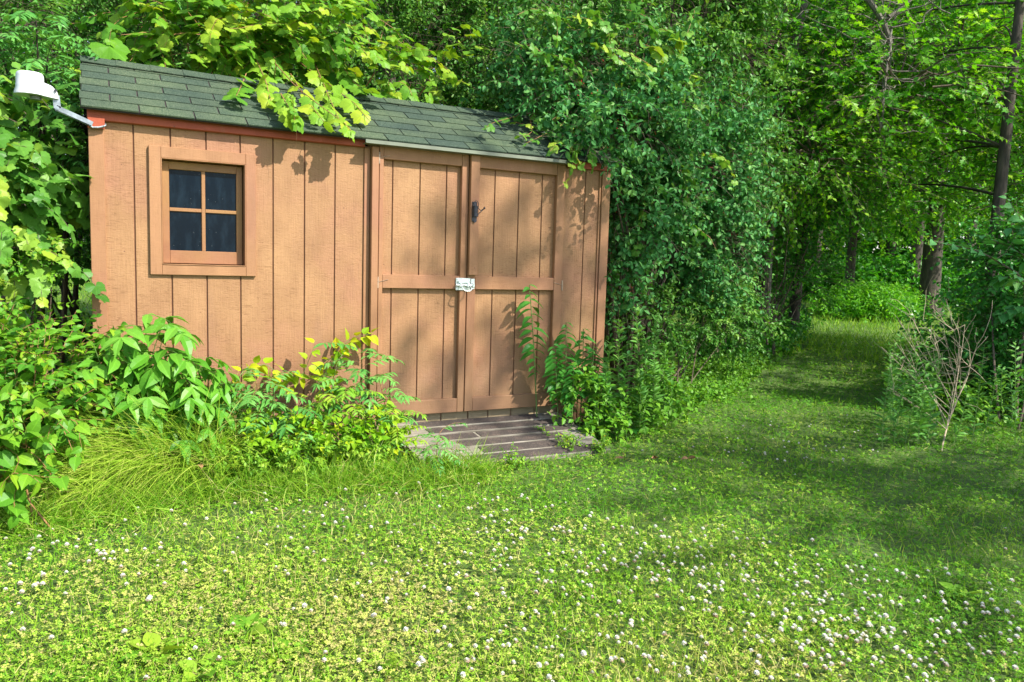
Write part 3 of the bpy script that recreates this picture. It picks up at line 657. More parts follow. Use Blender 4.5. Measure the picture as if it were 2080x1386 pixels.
# ------------------------------------------------------------------ lawn
def rampzone(P): return (P[:, 0] > 1.56) & (P[:, 0] < 3.04) & (P[:, 1] > -.87) & (P[:, 1] < .1)
def polar(n, d0, d1, pw, spread=44):
    u = U(0, 1, n); k = 1 - pw; d = (d0 ** k + u * (d1 ** k - d0 ** k)) ** (1 / k); a = math.radians(28) + np.radians(U(-spread, spread, n))
    P = np.stack([CP[0] + d * np.sin(a), CP[1] + d * np.cos(a), np.zeros(n)], -1); P[:, 2] = gz(P[:, 0], P[:, 1]); return P, d
def pnoise(x, y, s, ph=0.):
    return .5 + .25 * (np.sin(x * s + ph + 1.7 * np.sin(y * s * .7 + ph)) + np.sin(y * s * 1.13 + 2 * ph + 1.3 * np.sin(x * s * .8)))
def lawn():
    P, d = polar(200000, 1.5, 15, .75); ok = ~rampzone(P) & ~in_shed(P, .02); P, d = P[ok], d[ok]
    dens = pnoise(P[:, 0], P[:, 1], 2.3, .4) * .55 + pnoise(P[:, 0], P[:, 1], 7., 2.) * .45; ok = U(0, 1, len(P)) < .12 + 1.15 * dens; P, d = P[ok], d[ok]
    a = Acc(); M = len(P); sc = 1 + .13 * (d - 2); h = U(.008, .034, M) * (1 + .03 * d); tilt = nrm(np.array([0, 0, 1.]) + rng.normal(0, .36, (M, 3)))
    c = P.copy(); c[:, 2] += h; ang = U(0, 6.28, M); R = np.clip(pnoise(P[:, 0], P[:, 1], 1.3, 2.) * .45 + pnoise(P[:, 0], P[:, 1], 4.1) * .35 + np.where(P[:, 1] < -1.6 - .25 * P[:, 0], .10, -.08) + rng.normal(.03, .23, M) - .26 * np.clip((P[:, 0] - 1.6) / 1.6, 0, 1), 0, .97)  # greener right side, paler near side: tree shade and sun put into the colour
    T = (np.array([(0, 0, 0), (-.44, .6, .06), (0, .98, -.04), (.44, .6, .06)], float), np.array([[0, 2, 1], [0, 3, 2]])); ref = np.tile([1., 0, 0], (M, 1)); A = nrm(np.cross(tilt, ref)); B = np.cross(tilt, A)
    for k in range(3):
        t = ang + k * 2.094 + U(-.15, .15, M); D = np.cos(t)[:, None] * A + np.sin(t)[:, None] * B
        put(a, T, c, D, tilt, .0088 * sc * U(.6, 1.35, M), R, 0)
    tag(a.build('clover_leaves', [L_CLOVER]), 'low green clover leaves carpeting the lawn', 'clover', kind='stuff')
    # grass blades
    P, d = polar(130000, 1.5, 16, .75); ok = ~rampzone(P) & ~in_shed(P, .02); P, d = P[ok], d[ok]
    gden = pnoise(P[:, 0], P[:, 1], 2.9, 3.); ok = U(0, 1, len(P)) < .3 + gden; P, d = P[ok], d[ok]; M = len(P)
    D = nrm(np.stack([rng.normal(0, .55, M), rng.normal(0, .55, M), np.ones(M)], -1)); a = Acc()
    S = U(.022, .07, M) * (1 + .05 * (d - 2)) * np.where(P[:, 0] > 2.2, .9, 1.)
    T2 = tpl([0, .45, 1], [.03, .026, 0], .3, .55); R = np.clip(.5 * pnoise(P[:, 0], P[:, 1], 2.2, 5.) + rng.normal(.22, .22, M) - .2 * np.clip((P[:, 0] - 1.6) / 1.6, 0, 1), 0, 1)  # blades greener to the right, tree shade painted into their colour
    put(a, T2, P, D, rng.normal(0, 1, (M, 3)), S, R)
    # dense low tufts in the distance along the path
    P, d = polar(50000, 12, 34, .2, 32); D = nrm(np.stack([rng.normal(0, .5, len(P)), rng.normal(0, .5, len(P)), np.ones(len(P))], -1))
    put(a, T2, P, D, rng.normal(0, 1, P.shape), U(.08, .22, len(P)), U(0, .7, len(P)))
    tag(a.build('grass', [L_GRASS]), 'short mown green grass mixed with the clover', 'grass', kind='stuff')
    # dry thatch and fallen leaves
    P, d = polar(20000, 1.5, 10, .8); P[:, 2] += .006; a = Acc(); D = nrm(np.stack([rng.normal(0, 1, len(P)), rng.normal(0, 1, len(P)), rng.normal(.1, .15, len(P))], -1))
    ok = ~rampzone(P) & (U(0, 1, len(P)) > np.clip((P[:, 0] - 1.2) / 1.8, 0, .85)); put(a, T2, P[ok], D[ok], rng.normal(0, 1, P[ok].shape), U(.03, .08, ok.sum()), U(.85, 1, ok.sum())); tag(a.build('dry_thatch', [L_GRASS]), 'dry straw coloured thatch lying between the clover', 'thatch', kind='stuff')  # straw thinned to the right so the painted shade stays green
lawn()

def clover_flowers():
    G = [(1250, 1130, 260, 60, 9), (1550, 1160, 260, 50, 10), (1850, 1270, 190, 60, 11), (1500, 1290, 300, 70, 8), (1150, 1260, 240, 80, 6), (190, 1130, 150, 40, 6), (60, 1230, 70, 60, 2),
         (760, 1040, 170, 55, 5), (1080, 1060, 110, 40, 3), (1650, 900, 90, 40, 4), (1700, 1340, 250, 40, 5), (1000, 1340, 400, 40, 4), (500, 1150, 400, 80, 3), (1560, 930, 120, 18, 2), (800, 1180, 500, 90, 5), (240, 1330, 300, 40, 1)]
    W = np.array([g[4] for g in G], float); W /= W.sum(); P = []; n = 850
    for k in rng.choice(len(G), n, p=W):
        g = G[k]; px, py = rng.normal(g[0], g[2]), rng.normal(g[1], g[3])
        if py > 1420 or py < 820 or px < -40 or px > 2120: continue
        edge = 1000 + (px - 1000) * .20
        if px > 1000 and py < edge - 6 and py > 955 and U(0, 1) < .85: continue
        q = gp(px, py)
        if rampzone(q[None])[0] or in_shed(q[None], .1)[0] or q[1] > -.5: continue
        P.append(q)
    P.sort(key=lambda q: np.linalg.norm(q - CP))
    mp, nt, b = newmat('clover_petal'); ar = N(nt, 'ShaderNodeAttribute', attribute_name='rnd'); cr = ramp(nt, [(0, (.36, .20, .12)), (.3, (.62, .50, .40)), (.55, (.80, .78, .70)), (1, (.86, .87, .82))], ar.outputs['Fac'])
    nt.links.new(cr.outputs[0], b.inputs[0]); b.inputs['Roughness'].default_value = .6
    petal = tpl([0, .4, .8, 1], [.03, .17, .14, 0], .5, -.25); var = []
    for k in range(5):
        r2 = np.random.default_rng(k); a = Acc(); h = [.045, .055, .038, .05, .06][k]; m = 46; z = 1 - 1.35 * (np.arange(m) + .5) / m; th = np.arange(m) * 2.4
        s = np.sqrt(np.clip(1 - z * z, 0, 1)); D = np.stack([s * np.cos(th), s * np.sin(th), z], -1) + r2.normal(0, .1, (m, 3)); D = nrm(D); Pp = np.zeros((m, 3)) + [60, 60, h]; Pp = Pp + D * .0025
        rr_ = np.clip([.5, .42, .15, .5, .33][k] + .6 * D[:, 2] + r2.normal(0, .16, m), 0, 1)
        v0 = Acc(); N2 = UP - D * .2; X = nrm(np.cross(D, N2 + .01)); Z = np.cross(X, D); v, f = petal
        Wv = Pp[:, None] - [60, 60, 0] + .0105 * (v[None, :, 0, None] * X[:, None] * 1.5 + v[None, :, 1, None] * D[:, None] + v[None, :, 2, None] * Z[:, None])
        a.add(Wv.reshape(-1, 3), (f[None] + (np.arange(m) * len(v))[:, None, None]).reshape(-1, 3), None, np.repeat(rr_, len(v)), 0)
        poly = bez((0, 0, -.01), (.006, 0, h * .5), (0, 0, h - .001), 5)[None]; tubes(a, poly, np.full((1, 5), .0009), 4, 1)
        core = [(0, 0, h + .005)]; var.append(a.mesh('clover_flower', [mp, M_STEM]))
    for q in P[:300]:
        o = link('clover_flower', var[rng.integers(5)]); d_ = np.linalg.norm(q - CP); s = U(.52, .86)
        o.location = q; o.rotation_euler = (U(-.25, .25), U(-.25, .25), U(0, 6.28)); o.scale = (s, s, s); tag(o, 'white round clover flower head on a thin stem in the lawn', 'flower', 'white clover flowers in the lawn')
    rest = P[300:]
    if rest:
        a = Acc()
        for q in rest:
            me = var[rng.integers(5)]; V = np.zeros(len(me.vertices) * 3, np.float32); me.vertices.foreach_get('co', V); V = V.reshape(-1, 3) * U(.52, .85) + q
            Fi = np.zeros(len(me.polygons) * 3, np.int32); me.polygons.foreach_get('vertices', Fi); mi = np.zeros(len(me.polygons), np.int32); me.polygons.foreach_get('material_index', mi)
            rr_ = np.zeros(len(V), np.float32); me.attributes['rnd'].data.foreach_get('value', rr_); a.add(V, Fi.reshape(-1, 3), None, rr_); a.m[-1] = mi
        tag(a.build('far_clover_blossom', [mp, M_STEM]), 'tiny white clover blossoms farther off in the shaded lawn', 'flowers', kind='stuff')
clover_flowers()

# ------------------------------------------------------------------ plants near the shed
def plant(name, loc, label, cat='plant', group=None): return empty(name, tuple(loc), label, cat, group)
def compound(acc, st, base, dirs, L, nl, size, T, droop=.9, mat=0, rb=(0, 1), jit=.15, ang=62, rad=.0016):
    """pinnate leaves: rachis arcs with paired leaflets and a terminal one"""
    M = len(base); poly = shoots(base, dirs, L, 7, droop, .05)
    along(acc, poly, nl, T, size, 'pin', ang, .22, .25, jit, .12, .35, mat, rb); along(acc, poly, 1, T, size, 'dist', 3, 1., .25, .1, .1, 0, mat, rb)
    tubes(st, poly, np.linspace(rad, rad * .4, 7)[None], 3)
def stalk(base, top, bend=.1, K=9):
    mid = (np.array(base) + np.array(top)) / 2 + np.array([U(-bend, bend), U(-bend, bend) * .5, 0]); return bez(base, mid, top, K)
def sapling(base, top, label, leaf, name='sumac_sapling', nr=12, L=.3, nl=7, size=.07, T=T_LANCE, mat=L_SUMAC, droop=.8, sm=None, cat='sapling', rad=.006, el=.6, rb=(0, 1)):
    o = plant(name, base, label, cat); a, s = Acc(), Acc(); p = stalk(base, top, .05); tubes(s, p[None], np.linspace(rad, rad * .4, 9)[None], 6)
    t = np.linspace(.25, 1, nr)[None]; P, Tn = interp(p[None], t); P = P[0]; ph = np.arange(nr) * 2.4 + U(0, 6)
    D = np.stack([np.cos(ph), np.sin(ph) - .25, np.full(nr, el)], -1) + rng.normal(0, .12, (nr, 3)); compound(a, s, P, nrm(D), L * U(.7, 1.15, nr), nl, size, T, droop, rb=rb)
    a.build('leaves', [leaf], o); s.build('stem', [sm or M_REDSTEM], o); return o

# lower-left: broad compound-leaved plant in front of the shed corner
def left_group():
    b = at(300, 840, -.38); b[2] = 0
    o = plant('ash_sapling', b, 'glossy bright green bush of long pointed compound leaves in front of the shed window side', 'shrub'); a, s = Acc(), Acc()
    tops = [(290, 640), (255, 700), (330, 690), (215, 745), (370, 720), (300, 745), (400, 770), (345, 775), (240, 790), (190, 700), (420, 800), (280, 800), (330, 660), (385, 745), (230, 760), (360, 815), (410, 740), (270, 670)]
    for i, (px, py) in enumerate(tops):
        e = at(px, py, U(-.62, -.25)); p = stalk(b + np.array([U(-.08, .08), U(-.05, .05), 0]), e, .1); tubes(s, p[None], np.linspace(.006, .002, 9)[None], 5)
        nr = 6; P, _ = interp(p[None], np.linspace(.62, 1, nr)[None]); P = P[0]; ph = np.arange(nr) * 2.4 + i
        D = nrm(np.stack([np.cos(ph) * 1. + .2, np.sin(ph) * .7 - .45, np.full(nr, .45)], -1)); compound(a, s, P, D, U(.17, .28, nr), 3, .142, T_ASH, 1.1, jit=.22)
    a.build('leaves', [L_ASH], o); s.build('stem', [M_STEM], o)
    # ovate-leaved shrub at the very left
    B = [(at(60, 780, -.5), (.36, .26, .24)), (at(140, 735, -.25), (.26, .22, .13)), (at(20, 850, -.7), (.28, .25, .24)), (at(120, 830, -.45), (.26, .2, .2)), (at(200, 740, -.2), (.14, .12, .09)), (at(-60, 760, -.5), (.3, .3, .3))]
    base = at(70, 880, -.5); base[2] = 0
    shrub('broadleaf_shrub', 'leafy green shrub of small ovate leaves left of the shed corner', 'shrub', base, B, 470, .24, 9, T_OVATE, .056, L_SHRUB, 'dist', droop=.5, facing=.55, stems=14, stemr=.007, stemmat=M_REDSTEM, twig=.0022)
    # bramble with big ribbed leaves at the bottom-left corner
    B = [(at(20, 900, -.95), (.16, .14, .16)), (at(110, 850, -.8), (.2, .12, .14)), (at(25, 965, -1.05), (.13, .12, .09)), (at(-70, 900, -.9), (.2, .2, .25))]
    base = at(20, 990, -1.); base[2] = 0
    shrub('bramble', 'bramble with large ribbed oval leaves at the edge of the lawn, lowest on the left', 'shrub', base, B, 85, .2, 4, T_OVATE, .095, L_SHRUB, 'alt', droop=.9, facing=.7, stems=8, stemr=.005, stemmat=M_REDSTEM, twig=.0025, ldroop=.35, rb=(.3, .9))
    # grapevine hanging at the left of the shed
    B = [(at(60, 300, .35), (.35, .25, .35)), (at(20, 420, .2), (.28, .25, .28)), (at(90, 400, .45), (.25, .2, .35)), (at(40, 520, .1), (.26, .2, .22)), (at(-60, 350, .2), (.3, .3, .5)), (at(150, 310, .55), (.18, .15, .25))]
    base = at(40, 780, .3); base[2] = 0
    shrub('grapevine', 'grapevine with big toothed leaves hanging left of the shed below the yard light', 'vine', base, B, 150, .34, 6, T_GRAPE, .095, L_VINEG, 'dist', droop=1.6, facing=.7, stems=9, stemr=.008, twig=.0025, ldroop=.55, jit=.3)
    B = [(at(60, 580, .0), (.16, .14, .2)), (at(40, 480, .3), (.3, .2, .2))]
    shrub('young_honeysuckle', 'thin upright honeysuckle shoot with small round leaves left of the shed', 'shrub', at(60, 800, 0) * [1, 1, 0], B, 60, .22, 9, T_OVAL, .034, L_SHRUB, 'opp', droop=.2, stems=4, stemr=.005, twig=.002, rb=(.2, .8))
left_group()

def sumac_clump():
    # staghorn-like pinnate canopy upper left
    for i, (px, py, Y, lab) in enumerate([(70, 120, .9, 'sumac with long feathery pinnate leaves in the upper left corner above the yard light'), (200, 60, 1.6, 'sumac with feathery leaves rising behind the left end of the roof'), (-60, 220, .7, 'sumac with drooping pinnate leaves at the left edge beside the yard light'), (120, 250, 1.1, 'lower sumac fronds between the yard light and the roof corner')]):
        top = at(px, py, Y); base = np.array([top[0] - .1, Y + .3, 0]); o = plant('sumac_tree', base, lab, 'tree'); a, s = Acc(), Acc()
        tr = bez(base, (top + base) / 2 + [.1, .1, 0], top + [0, .25, -.2], 10); tubes(s, tr[None], np.linspace(.03, .012, 10)[None], 7)
        nb = 9
        for k in range(nb):
            e = top + np.array([U(-.45, .45), U(-.25, .4), U(-.4, .35)]); bb = bez(tr[6], (tr[8] + e) / 2, e, 7); tubes(s, bb[None], np.linspace(.010, .005, 7)[None], 5)
            nr = 9; ph = np.arange(nr) * 2.4 + k; P = np.tile(e, (nr, 1)) - np.stack([np.zeros(nr), np.zeros(nr), np.linspace(0, .14, nr)], -1)
            D = nrm(np.stack([np.cos(ph), np.sin(ph) - .2, U(.15, .9, nr)], -1)); compound(a, s, P, D, U(.32, .5, nr), 10, .082, T_LANCE, .9, rad=.0022, ang=68)
        a.build('crown', [L_SUMAC], o); s.build('trunk', [M_BARK], o)
sumac_clump()

def seedlings():
    G = lambda px, py, Y: at(px, py, Y)
    def fl(v): v = v.copy(); v[2] = 0; return v
    sapling(fl(G(730, 900, -.42)), G(738, 715, -.42), 'sumac seedling with fern-like leaves standing left of the ramp by the left door jamb', L_SUMAC, nr=22, L=.30, nl=8, size=.075, rb=(.2, 1))
    sapling(fl(G(790, 900, -.40)), G(770, 770, -.42), 'small sumac seedling leaning over the left end of the ramp', L_SUMAC, nr=12, L=.27, nl=8, size=.065, el=.4)
    sapling(fl(G(545, 900, -.42)), G(520, 775, -.42), 'bushy sumac seedling below the right edge of the shed window', L_SUMAC, nr=26, L=.27, nl=7, size=.08)
    sapling(fl(G(600, 900, -.5)), G(590, 830, -.5), 'short grey-green sumac seedling in the weeds midway along the wall', L_SUMAC, nr=18, L=.24, nl=6, size=.075)
    sapling(fl(G(470, 900, -.40)), G(455, 790, -.38), 'sumac seedling with bluish leaves between the grass clump and the wall', L_SUMAC, nr=16, L=.24, nl=6, size=.075)
    sapling(fl(G(895, 955, -1.0)), G(893, 880, -1.0), 'small sumac seedling growing through the front edge of the ramp', L_SUMAC, nr=13, L=.18, nl=6, size=.05, rad=.003)
    sapling(fl(G(700, 900, -.5)), G(705, 790, -.52), 'lush sumac seedling crowding the foot of the left door jamb', L_WEED, nr=20, L=.24, nl=7, size=.072, rb=(.3, 1))
    sapling(fl(G(800, 900, -.55)), G(800, 830, -.58), 'low lime sumac seedling hiding the left corner of the ramp', L_WEED, nr=13, L=.2, nl=6, size=.06, rb=(.4, 1))
    sapling(fl(G(620, 900, -.45)), G(640, 800, -.45), 'leafy lime seedling against the boards between the two vines', L_WEED, nr=16, L=.22, nl=6, size=.07, rb=(.3, 1))
    # yellow-green climbers
    def climber(pts, label, n=26, size=.075, name='yellow_vine', sm=M_STEM):
        o = plant(name, fl(pts[0]), label, 'vine'); a, s = Acc(), Acc(); pts = np.array(pts); K = 24; t = np.linspace(0, len(pts) - 1, K); p = np.stack([np.interp(t, range(len(pts)), pts[:, i]) for i in range(3)], -1); p[1:-1] = (p[:-2] + p[1:-1] * 2 + p[2:]) / 4
        tubes(s, p[None], np.linspace(.0032, .0015, K)[None], 5); along(a, p[None], n, T_OVATE, size, 'alt', 60, .03, .6, .35, .3, .3, 0, petiole=.015); a.build('leaves', [L_YELLOW], o); s.build('stem', [sm], o)
    climber([fl(G(640, 890, -.3)), G(650, 800, -.25), G(665, 745, -.15), G(690, 705, -.1), G(720, 685, -.1), G(755, 678, -.12)], 'yellow-green vine arching up the wall to the left door jamb', 42, .085)
    climber([fl(G(655, 890, -.35)), G(672, 800, -.3), G(684, 740, -.2), G(700, 712, -.16)], 'yellow vine stem climbing just below the arching one', 30, .08)
    climber([fl(G(560, 880, -.3)), G(555, 800, -.2), G(575, 750, -.15), G(612, 770, -.18), G(640, 700, -.2)], 'yellow three-leaved vine leaning against the boards right of the window', 26, .095)
    climber([fl(G(480, 870, -.3)), G(470, 790, -.2), G(500, 745, -.15), G(545, 740, -.15), G(590, 790, -.2)], 'yellow-green vine curling along the wall below the window', 28, .09)
    climber([fl(G(780, 905, -.5)), G(790, 880, -.6), G(800, 850, -.6), G(790, 835, -.5)], 'broad lime leaves at the left edge of the ramp', 18, .095)
    B = [(G(660, 900, -.6), (.22, .16, .12)), (G(760, 900, -.62), (.16, .14, .14)), (G(560, 900, -.6), (.24, .16, .12))]
    shrub('leafy_weed', 'lime-green weedy clump at the foot of the wall left of the ramp', 'plant', fl(G(660, 930, -.6)), B, 130, .15, 7, T_OVATE, .055, L_YELLOW, 'alt', droop=.3, stems=8, stemr=.003, stemmat=M_STEM, twig=.0015, rb=(0, .8))
    B = [(G(620, 930, -.75), (.55, .12, .07)), (G(850, 960, -.95), (.3, .08, .05)), (G(500, 940, -.7), (.25, .12, .08))]
    shrub('low_weed', 'low small-leaved weeds where the lawn meets the shed bed', 'plant', fl(G(640, 960, -.8)), B, 260, .10, 8, T_OVATE, .028, L_WEED, 'opp', droop=.2, stems=0, twig=.001, rb=(.3, 1), keep=lambda P: P[:, 2] < .3)
    # tall stalk with paired drooping leaves, and its neighbours
    def poke(base, top, label, n=13, size=.105, group=None, name='tall_stalk'):
        o = plant(name, base, label, 'plant', group); a, s = Acc(), Acc(); p = bez(base, (base + top) / 2 + [.015, 0, 0], top, 12); tubes(s, p[None], np.linspace(.0055, .003, 12)[None], 6)
        t = np.linspace(.34, .985, n)[None]; P, Tn = interp(p[None], t); P = P[0]
        for sd in (-1, 1):
            az = rng.normal(0, .28, n); D = np.stack([sd * np.cos(az), np.sin(az) - .15, np.full(n, -.12) + rng.normal(0, .07, n)], -1); S = size * np.where(t[0] < .45, .55, np.where(t[0] > .93, .6, 1)) * U(.85, 1.1, n)
            put(a, T_PL2, P + [0, 0, .01 * sd], D, np.tile([0, -.25, 1.], (n, 1)) + rng.normal(0, .12, (n, 3)), S, U(.2, .9, n))
        a.build('leaves', [L_POKE], o); s.build('stem', [M_STEM], o)
    global T_PL2; T_PL2 = tpl([0, .1, .3, .55, .8, 1], [.02, .14, .25, .24, .13, 0], .3, .45)
    b0 = at(1091, 825, -.12); b0[2] = .12
    poke(b0, at(1075, 578, -.13), 'tall single stalk with paired drooping leaves rising in front of the right door', 13, .125)
    for i, (px, py, bx, Y, lab) in enumerate([(1150, 655, 1145, -.15, 'leafy stalk by the right corner of the doors, second from the left'), (1185, 668, 1178, -.12, 'leafy stalk in front of the narrow right wall panel'), (1125, 700, 1135, -.25, 'shorter stalk at the right foot of the doors'), (1205, 705, 1200, -.2, 'leafy stalk beside the right corner of the shed'), (1165, 740, 1160, -.35, 'low leafy stalk at the upper right corner of the ramp')]):
        b = at(bx, 850, Y); b[2] = 0; poke(b, at(px, py, Y), lab, 15, .11)
    # goldenrod
    spots = [(1258, 652, -.22), (1292, 628, -.3), (1335, 645, -.3), (1240, 700, -.3), (1312, 690, -.35), (1275, 720, -.45), (1350, 700, -.3), (1230, 760, -.45), (1300, 760, -.5), (1330, 740, -.45)]
    for i, (px, py, Y) in enumerate(spots):
        top = at(px, py, Y); b = top + [U(-.03, .03), 0, 0]; b[2] = 0; where = ['tall goldenrod stalk closest to the shed corner', 'tallest goldenrod stalk beside the shed corner', 'goldenrod stalk farthest right of the tall ones by the shed', 'goldenrod stalk standing against the corner trim', 'goldenrod stalk between the two tallest ones, a little lower', 'medium goldenrod stalk in front of the tall ones', 'goldenrod stalk leaning toward the honeysuckle', 'short goldenrod stalk next to the leafy stalks', 'short front goldenrod stalk by the lawn edge', 'short goldenrod stalk at the right of its clump'][i]
        o = plant('goldenrod', b, where, 'plant', 'goldenrod stalks at the right corner of the shed'); a, s = Acc(), Acc(); p = stalk(b, top, .05, 10); tubes(s, p[None], np.linspace(.004, .0015, 10)[None], 5)
        along(a, p[None], 95, T_LANCE, .092, 'alt', 48, .1, .3, .25, .1, .65); a.build('leaves', [L_ROD], o); s.build('stem', [M_STEM], o)
    B = [(G(1260, 850, -.35), (.3, .2, .16)), (G(1330, 850, -.1), (.3, .25, .15)), (G(1230, 880, -.5), (.16, .14, .12)), (G(1180, 800, -.3), (.16, .12, .15)), (G(1190, 860, -.4), (.14, .14, .12)), (G(1330, 800, -.3), (.25, .2, .16))]
    shrub('maple_seedling', 'clump of lobed and oval weeds on the right side of the ramp', 'plant', fl(G(1260, 900, -.4)), B, 250, .16, 6, T_OVATE, .06, L_WEED, 'alt', droop=.4, stems=8, stemr=.003, stemmat=M_STEM, twig=.0015, rb=(0, .7))
    a = Acc(); o = plant('lobed_seedling', fl(G(1250, 900, -.5)), 'dark green lobed leaves low beside the right edge of the ramp', 'plant'); P = np.array([G(1250, 860, -.5), G(1225, 850, -.45), G(1280, 870, -.5), G(1240, 880, -.55), G(1265, 845, -.45), G(1225, 765, -.35), G(1210, 770, -.3)])
    D = nrm(rng.normal(0, 1, P.shape) * [1, 1, .3] + [0, -.4, -.2]); put(a, T_MAPLE, P, D, np.tile([0, -.4, 1.], (7, 1)), U(.09, .13, 7), U(0, .5, 7)); s = Acc(); S = np.array([bez(fl(G(1250, 900, -.5)), (fl(G(1250, 900, -.5)) + p) / 2 + [0, 0, .05], p, 6) for p in P]); tubes(s, S, np.full((7, 6), .0015), 4); a.build('leaves', [L_POKE], o); s.build('stem', [M_STEM], o)
    # little plants on the ramp with yellow flowers
    for (px, py, Y, lab, n) in [(1153, 893, -.62, 'tiny green weed growing between the ramp planks', 14), (1150, 905, -.75, 'small weed with yellow blooms near the front edge of the ramp', 22), (1215, 920, -.86, 'bushy yellow-flowered weed at the front right corner of the ramp', 34), (1040, 955, -1.0, 'low leafy weed in front of the middle of the ramp', 26), (1110, 872, -.45, 'sprig poking up between the upper ramp planks', 6)]:
        b = at(px, py + 22, Y); b[2] = max(0, .12 + (Y + .035) * .14) if Y > -.86 else 0; o = plant('yellow_weed', b, lab, 'plant'); a, s = Acc(), Acc(); D = nrm(rng.normal(0, .6, (n, 3)) + [0, 0, 1]); sp = .05 if n < 20 else .08
        p = shoots(np.tile(b, (n, 1)) + rng.normal(0, sp * .3, (n, 3)) * [1, 1, 0], D, U(.4, 1, n) * sp * 2, 5, .3, .15); tubes(s, p, np.full((1, 5), .0011), 3); along(a, p, 7, T_OVATE, .024, 'alt', 60, .15, .4, .3, .1, .3, 0, (.3, 1))
        if 'yellow' in lab:
            e = p[:6, -1]; put(a, T_KITE, np.repeat(e, 5, 0), nrm(np.stack([np.cos(np.tile(np.arange(5) * 1.257, 6)), np.sin(np.tile(np.arange(5) * 1.257, 6)), np.full(30, .3)], -1)), np.tile(UP, (30, 1)), .009, U(0, 1, 30), 1)
        a.build('leaves', [L_WEED, M_YEL], o); s.build('stem', [M_STEM], o)
seedlings()

def grass_clump():
    for i, (px, Y, n, lean, lab) in enumerate([(330, -.45, 7500, -1., 'long fine blond-green grass clump arching to the left below the ash bush'), (215, -.68, 900, -.9, 'smaller tuft of long wispy grass at the left of the big clump'), (430, -.55, 1300, -.3, 'grass tuft between the big clump and the seedlings')]):
        b = at(px, 930, Y); b[2] = 0; w = .28 if i == 0 else .16
        P = b + np.stack([rng.normal(0, w * .55, n), rng.normal(0, .10, n), np.zeros(n)], -1); D = nrm(np.stack([lean * .40 + rng.normal(0, .42, n), rng.normal(-.08, .32, n), np.full(n, 1.)], -1)); L = U(.32, .75, n) * (1 if i == 0 else .72)
        p = shoots(P, D, L, 7, 1.5, .06); p[..., 0] += lean * .10 * np.linspace(0, 1, 7)[None] ** 2; p[..., 2] = np.maximum(p[..., 2], .012); a = Acc()
        T = nrm(np.gradient(p, axis=1)); s = nrm(np.cross(T, nrm(rng.normal(0, 1, (n, 1, 3)) * .5 + [0, -1, .3]))); wd = (np.array([1, 1, .9, .8, .6, .35, .05]) * .0019)[None, :, None] * U(.7, 1.5, (n, 1, 1))
        V = np.stack([p - s * wd, p + s * wd], 2).reshape(n, 14, 3); f = np.array([[2 * k, 2 * k + 1, 2 * k + 3] for k in range(6)] + [[2 * k, 2 * k + 3, 2 * k + 2] for k in range(6)])
        a.add(V.reshape(-1, 3), (f[None] + (np.arange(n) * 14)[:, None, None]).reshape(-1, 3), None, np.repeat(np.clip(rng.normal(.5, .25, n), 0, 1), 14)); tag(a.build('grass_clump', [L_TUFT]), lab, 'grass')
    # scruffy longer grass along the edge of the bed
    n = 9000; x = U(-1.6, 1.9, n); y = -.95 + .08 * np.sin(x * 3) + rng.normal(0, .13, n) + np.where(x < .6, .05, -.05); P = np.stack([x, y, gz(x, y)], -1); n = len(P)
    D = nrm(np.stack([rng.normal(-.1, .5, n), rng.normal(-.1, .45, n), np.ones(n)], -1)); a = Acc(); p = shoots(P, D, U(.08, .26, n), 4, .9, .12); T = nrm(np.gradient(p, axis=1)); s = nrm(np.cross(T, nrm(rng.normal(0, 1, (n, 1, 3))))); wd = (np.array([1, .9, .6, .05]) * .0018)[None, :, None] * U(.7, 1.4, (n, 1, 1))
    V = np.stack([p - s * wd, p + s * wd], 2).reshape(n, 8, 3); f = np.array([[2 * k, 2 * k + 1, 2 * k + 3] for k in range(3)] + [[2 * k, 2 * k + 3, 2 * k + 2] for k in range(3)])
    a.add(V.reshape(-1, 3), (f[None] + (np.arange(n) * 8)[:, None, None]).reshape(-1, 3), None, np.repeat(np.clip(rng.normal(.42, .3, n), 0, 1), 8)); tag(a.build('uncut_grass', [L_GRASS]), 'uncut scruffy grass along the edge of the shed bed', 'grass', kind='stuff')
grass_clump()

